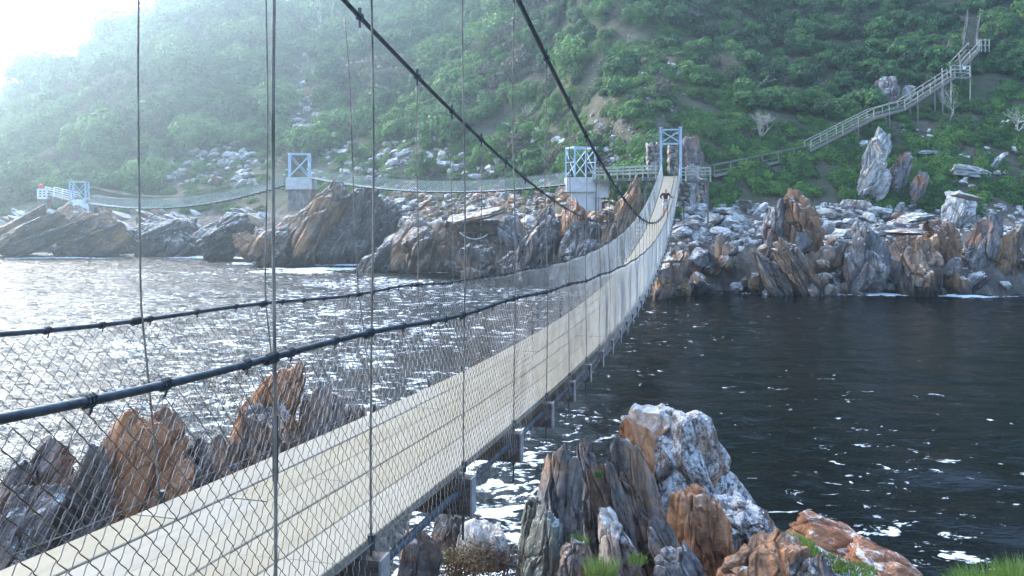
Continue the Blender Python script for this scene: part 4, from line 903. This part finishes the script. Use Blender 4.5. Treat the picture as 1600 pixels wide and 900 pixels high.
# ------------------------------------------------------------------ person on the far half of the bridge
def skin_obj(name, pts, edges, rad, m, parent, sub=2):
    me = bpy.data.meshes.new(name); me.from_pydata([tuple(p) for p in pts], edges, []); me.materials.append(m); o = link(name, me, parent)
    o.modifiers.new('skin', 'SKIN'); sv = me.skin_vertices[0].data
    for i, r_ in enumerate(rad): sv[i].radius = (r_, r_) if np.ndim(r_) == 0 else r_; sv[i].use_root = (i == 0)
    s_ = o.modifiers.new('sub', 'SUBSURF'); s_.levels = sub; s_.render_levels = sub; return o
pY = 51.0; px_ = (1040 - CX) / F * pY; pz = float(zdeck(pY)) + .003
person = empty('person', (px_, pY, pz), 'person in a black top and pale jeans shorts far along the bridge, one elbow out', 'person', rz=-.25)
skin = mat('skin', (.42, .22, .15), .6); jean = simple('light blue denim', (.40, .50, .62), (.55, .64, .74), 20, .85); blk = simple('black cotton', (.012, .012, .014), (.03, .03, .034), 20, .9); hair = simple('brown hair', (.07, .035, .02), (.16, .085, .045), 30, .6); sole = mat('dark shoe', (.03, .03, .035), .6)
bp = [(0,0,.92),(0,0,1.05),(.0,.02,1.22),(0,.0,1.40),(0,-.01,1.50),(0,.01,1.58),(0,.0,1.66),
      (-.17,0,1.40),(-.36,.03,1.22),(-.20,-.10,1.06),(-.15,-.14,1.03),(.17,0,1.40),(.33,-.10,1.20),(.52,-.20,1.14),(.59,-.22,1.13),
      (-.10,0,.86),(-.11,-.06,.50),(-.12,.10,.09),(-.12,-.06,.03),(.10,0,.86),(.11,.08,.48),(.10,.20,.10),(.10,.05,.03)]
be_ = [(0,1),(1,2),(2,3),(3,4),(4,5),(5,6),(3,7),(7,8),(8,9),(9,10),(3,11),(11,12),(12,13),(13,14),(0,15),(15,16),(16,17),(17,18),(0,19),(19,20),(20,21),(21,22)]
br_ = [.14,.12,.13,.11,.055,.085,.085,.065,.045,.035,.035,.065,.045,.035,.03,.10,.065,.045,.035,.10,.065,.045,.035]
skin_obj('body', bp, be_, br_, skin, person)
skin_obj('top', [(0,0,.98),(0,.01,1.22),(0,0,1.40),(-.18,0,1.40),(-.35,.03,1.22),(-.23,-.08,1.09),(.18,0,1.40),(.33,-.10,1.20),(.48,-.18,1.15)], [(0,1),(1,2),(2,3),(3,4),(4,5),(2,6),(6,7),(7,8)], [.15,.15,.135,.08,.06,.05,.08,.06,.05], blk, person)
skin_obj('shorts', [(0,0,.98),(-.10,0,.86),(-.115,-.04,.60),(.10,0,.86),(.115,.05,.60)], [(0,1),(1,2),(0,3),(3,4)], [.165,.125,.10,.125,.10], jean, person)
skin_obj('hair', [(0,.04,1.70),(0,.09,1.60),(0,.12,1.46),(.01,.11,1.32)], [(0,1),(1,2),(2,3)], [.095,.095,.07,.04], hair, person)
for x, y in ((-.12, 0.0), (.10, .11)):
    skin_obj('shoe', [(x, y + .08, .045), (x, y - .12, .04)], [(0, 1)], [.045, .04], sole, person, 1)
for x in (-.032, .032):
    e = MB(); v, f = cubesphere(3); o = link('eye', mesh_np('eye', v / np.linalg.norm(v, axis=1)[:, None] * .012, f, sole), person, (x, -.082, 1.62))
o = skin_obj('nose', [(0, -.08, 1.61), (0, -.10, 1.585)], [(0, 1)], [.012, .015], skin, person, 1)

# cable slung in the cave mouth
k = np.linspace(0, 1, 14); a = P(718, 363, 76.5); b = P(762, 366, 77); C = a + (b - a) * k[:, None]; C[:, 2] -= .55 * 4 * k * (1 - k)
tag(MB().tube(C, .045, 6).build('slack_cable', M['white'], None, True), 'slack pale cable hanging across the dark cave mouth', 'cable')

# ------------------------------------------------------------------ vegetation
def bush_mesh(name, seed, leaves, size, m, flat=.8, lumps=9, spread=.62, up=.3, tall=1.0, rlo=.28, rhi=.46):
    r = np.random.default_rng(seed); a = r.uniform(0, 2 * np.pi, lumps); q = np.sqrt(r.uniform(0, 1, lumps)) * spread
    c = np.stack([q * np.cos(a), q * np.sin(a), r.uniform(.15, .75, lumps) * flat * tall], 1); c[0] = (0, 0, .55 * flat * tall); rad = r.uniform(rlo, rhi, lumps)
    li = r.integers(0, lumps, leaves); dd = r.normal(size=(leaves, 3)); dd[:, 2] = np.abs(dd[:, 2]) * 1.1 - .35; dd /= np.linalg.norm(dd, axis=1)[:, None]
    pos = c[li] + dd * (rad[li] * r.uniform(.72, 1.12, leaves))[:, None] * (1, 1, flat)
    nn = dd + r.normal(size=(leaves, 3)) * .55 + (0, 0, up); nn /= np.linalg.norm(nn, axis=1)[:, None]
    t_ = np.cross(nn, r.normal(size=(leaves, 3))); t_ /= np.linalg.norm(t_, axis=1)[:, None]; b_ = np.cross(nn, t_)
    s_ = size * r.uniform(.6, 1.4, leaves)[:, None]
    V = np.stack([pos - t_ * s_, pos - b_ * s_ * .55 + nn * s_ * .15, pos + t_ * s_, pos + b_ * s_ * .55 + nn * s_ * .15], 1).reshape(-1, 3)
    return mesh_np(name, V, np.arange(leaves * 4).reshape(-1, 4), M[m], False)
def branches(seed, depth=5, L=1.0, r0=.05, spread=.6, up=.25, trunk=None):
    rr = random.Random(seed); mb = MB()
    def go(p, d, L, r, k):
        pts = [p]; q = p.copy(); dd = d.copy()
        for i in range(3):
            dd = dd + np.array([rr.gauss(0, .22), rr.gauss(0, .22), rr.gauss(0, .15) + up * .1]); dd /= np.linalg.norm(dd); q = q + dd * L / 3; pts.append(q.copy())
        mb.tube(pts, np.linspace(r, r * .62, 4), 4 if k > 1 else 3, False)
        if k:
            for i in range(rr.choice([2, 3])):
                nd = dd + np.array([rr.gauss(0, spread), rr.gauss(0, spread), rr.gauss(up, spread * .6)]); nd /= np.linalg.norm(nd); go(q.copy() if i else pts[2].copy(), nd, L * rr.uniform(.6, .85), r * .6, k - 1)
    for i in range(trunk or 1):
        go(np.zeros(3), np.array([rr.gauss(0, .25 + .3 * (i > 0)), rr.gauss(0, .25 + .3 * (i > 0)), 1.]), L * .45, r0, depth)
    return mb
TWIG = [branches(50 + k, 3, 1.0, .035, .5, .35, 3).mesh('stems', M['brush']) for k in range(3)]
LEAFY = [bush_mesh('foliage', 10 + k, 1500, .085, 'leaf', flat=1.0, lumps=15, spread=.72, rlo=.2, rhi=.36) for k in range(5)]
DULL = [bush_mesh('foliage', 20 + k, 700, .075, 'leaf_dull') for k in range(3)]
FINE = [bush_mesh('foliage', 30 + k, 800, .075, 'leaf', flat=1.0, tall=1.2) for k in range(3)]
COV = [bush_mesh('creeper', 40 + k, 420, .10, 'cover', flat=.55, lumps=8, spread=.75, up=.9) for k in range(3)]
BARE = [branches(80 + k, 5, 1.3, .03, .55, .3, 4).mesh('bare_shrub', M['brush']) for k in range(3)]
LB = [(0, 326), (60, 312), (250, 296), (270, 236), (400, 232), (440, 240), (520, 225), (640, 212), (780, 200), (870, 120), (960, 55), (1085, 20), (1105, 105), (1180, 186), (1345, 172), (1400, 150), (1490, 128), (1600, 128)]
lbx = [p_[0] for p_ in LB]; lby = [p_[1] for p_ in LB]
def zone(px, py):
    """0 forest, 1 scrub and stones, 2 creepers, -1 bare"""
    n_ = 12 * math.sin(px * .031) + 7 * math.sin(px * .083 + 1)
    if py < np.interp(px, lbx, lby) + n_ * .5:
        if abs(px - (478 + (py - 150) * .08)) < 22 and 85 < py < 235: return -1
        return 0
    if 1105 < px < 1345 and py < 318: return 2
    if px >= 1340 and py < 330: return 2 if (px * 7 + py * 13) % 10 < 6 else 1
    if 400 < px < 640 and py > 300: return -1
    if py > (335 if px < 420 else 300) and px < 1000: return -1
    if px > 1040 and py > 315: return -1
    return 1
forest = []; cover = []; scrub = []
step = 1.9
for X in np.arange(-290, 75, step):
    Yv = np.arange(58, 420, step); jx = rng.uniform(-1.1, 1.1, len(Yv)); jy = rng.uniform(-1.1, 1.1, len(Yv)); Z = terr(X + jx, Yv + jy)
    for i in range(len(Yv)):
        x, y, z = X + jx[i], Yv[i] + jy[i], Z[i]
        if z < 2.5: continue
        if y > 130 and (i + int(X / step)) % 2: continue
        if y > 200 and (i % 2): continue
        px, py = pxy(x, y, z)
        if px < -140 or px > 1740 or py < -90 or py > 345: continue
        k = zone(min(max(px, 0), 1600), py)
        if k == 0 or (k == 1 and random.random() < (.2 if px > 640 else .05) and py < 300): forest.append((x, y, z, px, py))
        elif k == 1 and random.random() < (.5 if px > 640 else .25): scrub.append((x, y, z, px, py))
        if k in (1, 2): cover.append((x, y, z, px, py, k))
def gn_scatter(name, pts, coll_objs, label, kind='stuff', lean=.5):
    """pts rows: x y z scale rz variant"""
    a = np.array(pts, dtype=np.float32); E_ = np.zeros((len(a), 3), np.float32)
    xs, ys_ = a[:, 0].astype(float), a[:, 1].astype(float); z0 = terr(xs, ys_); gx = (terr(xs + .8, ys_) - z0) / .8 * lean; gy = (terr(xs, ys_ + .8) - z0) / .8 * lean
    for i in range(len(a)):
        n = Vector((-gx[i], -gy[i], 1)).normalized(); E_[i] = (Vector((0, 0, 1)).rotation_difference(n).to_matrix() @ Matrix.Rotation(float(a[i, 4]), 3, "Z")).to_euler(); me = bpy.data.meshes.new(name); me.vertices.add(len(a)); me.vertices.foreach_set('co', a[:, :3].ravel().copy())
    t_ = me.attributes.new('rot', 'FLOAT_VECTOR', 'POINT'); t_.data.foreach_set('vector', E_.ravel())
    for nm, c in (('sc', 3),):
        t_ = me.attributes.new(nm, 'FLOAT', 'POINT'); t_.data.foreach_set('value', a[:, c].copy())
    t_ = me.attributes.new('vi', 'INT', 'POINT'); t_.data.foreach_set('value', a[:, 5].astype(np.int32))
    o = link(name, me); tag(o, label, 'vegetation', None, kind)
    col = bpy.data.collections.new(name + '_sources')
    for i, ms in enumerate(coll_objs): q = bpy.data.objects.new('%s_source_%02d' % (name, i), ms); col.objects.link(q)
    g = bpy.data.node_groups.new(name, 'GeometryNodeTree'); g.interface.new_socket('Geometry', in_out='INPUT', socket_type='NodeSocketGeometry'); g.interface.new_socket('Geometry', in_out='OUTPUT', socket_type='NodeSocketGeometry')
    N = g.nodes.new; gi = N('NodeGroupInput'); go_ = N('NodeGroupOutput'); ip = N('GeometryNodeInstanceOnPoints'); ci = N('GeometryNodeCollectionInfo'); ci.inputs['Collection'].default_value = col
    ci.inputs['Separate Children'].default_value = True; ci.inputs['Reset Children'].default_value = True; ip.inputs['Pick Instance'].default_value = True
    def at_(nm, ty):
        x = N('GeometryNodeInputNamedAttribute'); x.data_type = ty; x.inputs['Name'].default_value = nm; return [s_ for s_ in x.outputs if s_.enabled and s_.name == 'Attribute'][0]
    e2r = N('FunctionNodeEulerToRotation'); L = g.links.new
    L(at_('rot', 'FLOAT_VECTOR'), e2r.inputs[0]); L(e2r.outputs[0], ip.inputs['Rotation']); L(at_('sc', 'FLOAT'), ip.inputs['Scale'])
    L(at_('vi', 'INT'), ip.inputs['Instance Index']); L(gi.outputs[0], ip.inputs['Points']); L(ci.outputs[0], ip.inputs['Instance']); L(ip.outputs[0], go_.inputs[0])
    o.modifiers.new('scatter', 'NODES').node_group = g; return o
random.shuffle(forest)
near_f = [p_ for p_ in forest if 1085 < p_[3] < 1640 and -10 < p_[4] and p_[1] < 112]
near_f.sort(key=lambda p_: p_[1] + (0 if p_[2] > 0 else 0)); sel = near_f[:290]; selset = set(id(p_) for p_ in sel)
SH = []
def bush(p_, fol, label, group, s_):
    x, y, z = p_[:3]; o = empty('leafy_shrub', (x, y, z - .15 * s_), label, 'shrub', group, random.uniform(0, 6.28)); o.scale = (s_, s_, s_ * random.uniform(.85, 1.3))
    c = link('foliage', fol, o); d_ = link('stems', random.choice(TWIG), o); SH.append((o, p_)); return o
LM = [(1500, 110, 'the stairway platform'), (1520, 50, 'the topmost stair flight'), (1545, 75, 'the upper stair landing'), (1450, 145, 'the second stair flight'), (1385, 160, 'the level stair stretch'), (1310, 208, 'the lowest stair flight'), (1395, 140, 'the reddish grey boulder'), (1180, 115, 'the arched bare branch'), (1185, 195, 'the brown branch tangle'), (1135, 100, 'the purple leafless bush'), (1260, 60, 'the thick part of the thicket'), (1350, 90, 'the middle of the thicket'), (1420, 40, 'the dark upper thicket'), (1590, 130, 'the right edge above the slope'), (1100, 25, 'the distant purple steps')]
items = []
for i, p_ in enumerate(sel):
    o = bush(p_, random.choice(LEAFY + FINE[:1]), 'glossy green shrub in the thicket round the timber stairway', 'shrubs of the thicket on the right slope', random.uniform(1.2, 2.4))
for o_, p_ in SH: items.append((o_, p_[3], p_[4], 'leafy green'))
name_by_place(items, 'shrub')
rest = [p_ for p_ in forest if id(p_) not in selset]
print('forest', len(forest), 'cover', len(cover), 'scrub', len(scrub))
pts = []
for p_ in rest:
    far = p_[1] > 130; nn = math.sin(p_[0] * .11 + 2 * math.sin(p_[1] * .07)) + random.gauss(0, .5)
    vi = random.choice([5, 6, 7]) if nn > .95 else random.choice([0, 1, 2, 3, 4, 8, 9, 10]); big = random.random() < .16
    if random.random() < .035: vi = 11 + random.randint(0, 2)
    pts.append((p_[0], p_[1], p_[2] - .3, random.uniform(1.2, 2.5) * (2.1 if p_[1] > 200 else 1.55 if far else 1) * (1.65 if big else .9), random.uniform(0, 6.28), vi))
SRC = LEAFY + DULL + FINE + BARE
gn_scatter('hillside_thicket', pts, SRC, 'dense green thicket covering the hazy hillside')
pts = []
for p_ in cover:
    for q in range(5 if p_[5] == 2 else 3):
        n_ = math.sin(p_[0] * .5) + math.sin(p_[1] * .7 + p_[0] * .2)
        if p_[5] == 1 and p_[3] < 640 and random.random() < .5: continue
        if p_[5] == 1 and (n_ < -1.4 or random.random() < .15): continue
        x = p_[0] + random.uniform(-1, 1); y = p_[1] + random.uniform(-1, 1); pts.append((x, y, t1(x, y) - .0, random.uniform(.7, 1.35), random.uniform(0, 6.28), random.randint(0, 2)))
gn_scatter('creepers', pts, COV, 'bright green creepers and grass on the stony slopes', lean=1.0)
pts = [(p_[0], p_[1], p_[2] - .1, random.uniform(.4, 1.0), random.uniform(0, 6.28), random.choice([0, 1, 2, 3, 4, 5, 6])) for p_ in scrub]
gn_scatter('low_scrub', pts, DULL + LEAFY[:2] + BARE[:2], 'low dull scrub between the stones of the slopes')
# bare trees that stand out
def bare(px, py, h_px, seed, label, lean=(0, 0), m='driftwood', depth=5, r=.07, trunk=2, spread=.55, up=.3, rz=0):
    p = hit(px, py); H = h_px * p[1] / F; o = branches(seed, depth, H * 1.1, r, spread, up, trunk).build('dead_tree', M[m])
    o.location = p - np.array((0, .6, .3)); o.rotation_euler = (lean[0], lean[1], rz); return tag(o, label, 'dead tree')
bare(493, 72, 62, 1, 'tall bare white trunk high on the hazy hill', r=.25, trunk=1, spread=.25, up=.7)
bare(1185, 212, 34, 2, 'brown tangle of bare branches above the far tower, right side', r=.09, trunk=5, spread=.8)
bare(1180, 135, 34, 3, 'arched bare pale branch in the green thicket', lean=(0, .9), r=.11, trunk=1, spread=.5, depth=4)
bare(1580, 205, 36, 4, 'pale driftwood like branches at the right edge of the slope', lean=(0, .4), r=.12, trunk=3, spread=.7, depth=4)
bare(965, 78, 26, 5, 'white fallen branch on the grass high behind the tower', lean=(0, 1.2), r=.12, trunk=1, depth=4)
bare(1480, 185, 40, 6, 'thin grey bare stems beside the second stair flight', r=.06, trunk=2, spread=.3)
bare(822, 200, 32, 7, 'pale dead shrub in the scrub above the middle bridge', r=.09, trunk=2)
bare(700, 190, 34, 8, 'dead grey bush behind the handrail cables on the hazy slope', r=.1, trunk=3)
bare(1135, 130, 42, 9, 'purple grey leafless bush in the thicket above the tower', r=.06, trunk=6, depth=5, m='brush')
bare(590, 90, 50, 10, 'grey leafless tree among the hazy scrub', r=.12, trunk=2)
bare(945, 215, 22, 11, 'small white forked branch left of the far tower', r=.08, trunk=2)
# heath shrubs and grasses on the near bank
hs = [bush_mesh('heath', 60 + k, 1500, .028, 'heath', flat=.9, lumps=12) for k in range(2)]
for i, (px, py, s_, lb) in enumerate([(668, 905, .42, 'brown heathery bush under the bridge, nearest the first beam'), (725, 890, .45, 'brown green heathery bush beside the buff boulder'), (785, 895, .42, 'greenish heath bush against the thin rock spike'), (700, 925, .5, 'dark brown heath bush at the bottom edge under the bridge')]):
    p = P(px, py, 7.9); o = empty('heath_bush', tuple(p - np.array((0, 0, .12))), lb, 'bush', None, i); o.scale = (s_,) * 3; link('foliage', hs[i % 2], o); link('stems', TWIG[i % 3], o)
def grass_mesh(name, n, R_, h, w_, seed, m='grass', lean=.5):
    r = np.random.default_rng(seed); a = r.uniform(0, 6.28, n); q = np.sqrt(r.uniform(0, 1, n)) * R_; b = np.stack([q * np.cos(a), q * np.sin(a), np.zeros(n)], 1)
    H = h * r.uniform(.5, 1.15, n)[:, None]; d = np.stack([np.cos(a), np.sin(a), np.zeros(n)], 1) * (q / R_ * .5 + .15)[:, None] + r.normal(size=(n, 3)) * .3 * (1, 1, 0)
    u = r.normal(size=(n, 3)) * (1, 1, 0); u /= np.linalg.norm(u, axis=1)[:, None]; ww = w_ * r.uniform(.6, 1.3, n)[:, None]; up = np.array((0, 0, 1.))
    V = np.stack([b - u * ww, b + u * ww, b + up * H * .55 + d * H * .25 * lean + u * ww * .8, b + up * H * .55 + d * H * .25 * lean - u * ww * .8, b + up * H * .92 + d * H * .9 * lean], 1)
    i = np.arange(n)[:, None] * 5; f4 = i + np.array([[0, 1, 2, 3]]); f3 = i + np.array([[3, 2, 4]])
    me = bpy.data.meshes.new(name); me.from_pydata(V.reshape(-1, 3).tolist(), [], f4.tolist() + f3.tolist()); me.materials.append(M[m]); me.update(); return me
def grass(px, py, Y, n, R_, h, w_, seed, label, m='grass', sq=(1, 1, 1), lean=.5):
    o = link('grass', grass_mesh('grass', n, R_, h, w_, seed, m, lean), None, P(px, py, Y), None, sq); return tag(o, label, 'grass', None, 'stuff')
grass(1572, 945, 4.3, 2200, .24, .16, .0022, 1, 'bright green grass tuft at the bottom right corner', sq=(1.2, .9, 1))
grass(1615, 930, 4.4, 1500, .18, .17, .0022, 2, 'bright green grass tuft at the right edge', sq=(1, .9, 1))
grass(1243, 856, 8.55, 1900, .22, .07, .003, 3, 'short bright turf on top of the near rocks', sq=(1, 1.3, 1))
grass(1290, 880, 8.3, 1300, .2, .06, .003, 4, 'short turf between the turf top and the rust red slab', sq=(1, 1.2, 1))
grass(1335, 893, 8.2, 900, .18, .06, .003, 5, 'short turf strip below the rust red slabs', sq=(1.2, 1, 1))
grass(940, 905, 8.2, 420, .16, .24, .0035, 6, 'fresh green grass growing from a crack in the near rocks')
grass(905, 855, 8.9, 160, .10, .16, .0035, 7, 'small green tuft in the crack of the near rocks')
grass(997, 880, 8.6, 160, .10, .12, .0035, 8, 'small weed in the crack below the buff slab')
grass(935, 745, 10.0, 60, .05, .10, .004, 9, 'tiny tuft high on the grey fins', 'cover')

# ------------------------------------------------------------------ haze
hb = MB().box((-60, 120, 90), 1400, 1300, 98).build('haze', None)
hm = bpy.data.materials.new('haze'); hm.use_nodes = True; t = hm.node_tree; t.nodes.remove(t.nodes['Principled BSDF'])
v_ = t.nodes.new('ShaderNodeVolumePrincipled'); v_.inputs['Color'].default_value = (.66, .87, 1.0, 1); v_.inputs['Density'].default_value = HAZE_DENSITY; v_.inputs['Anisotropy'].default_value = HAZE_G
t.links.new(v_.outputs[0], t.nodes['Material Output'].inputs['Volume']); hb.data.materials.append(hm); tag(hb, None, None, None, 'stuff')
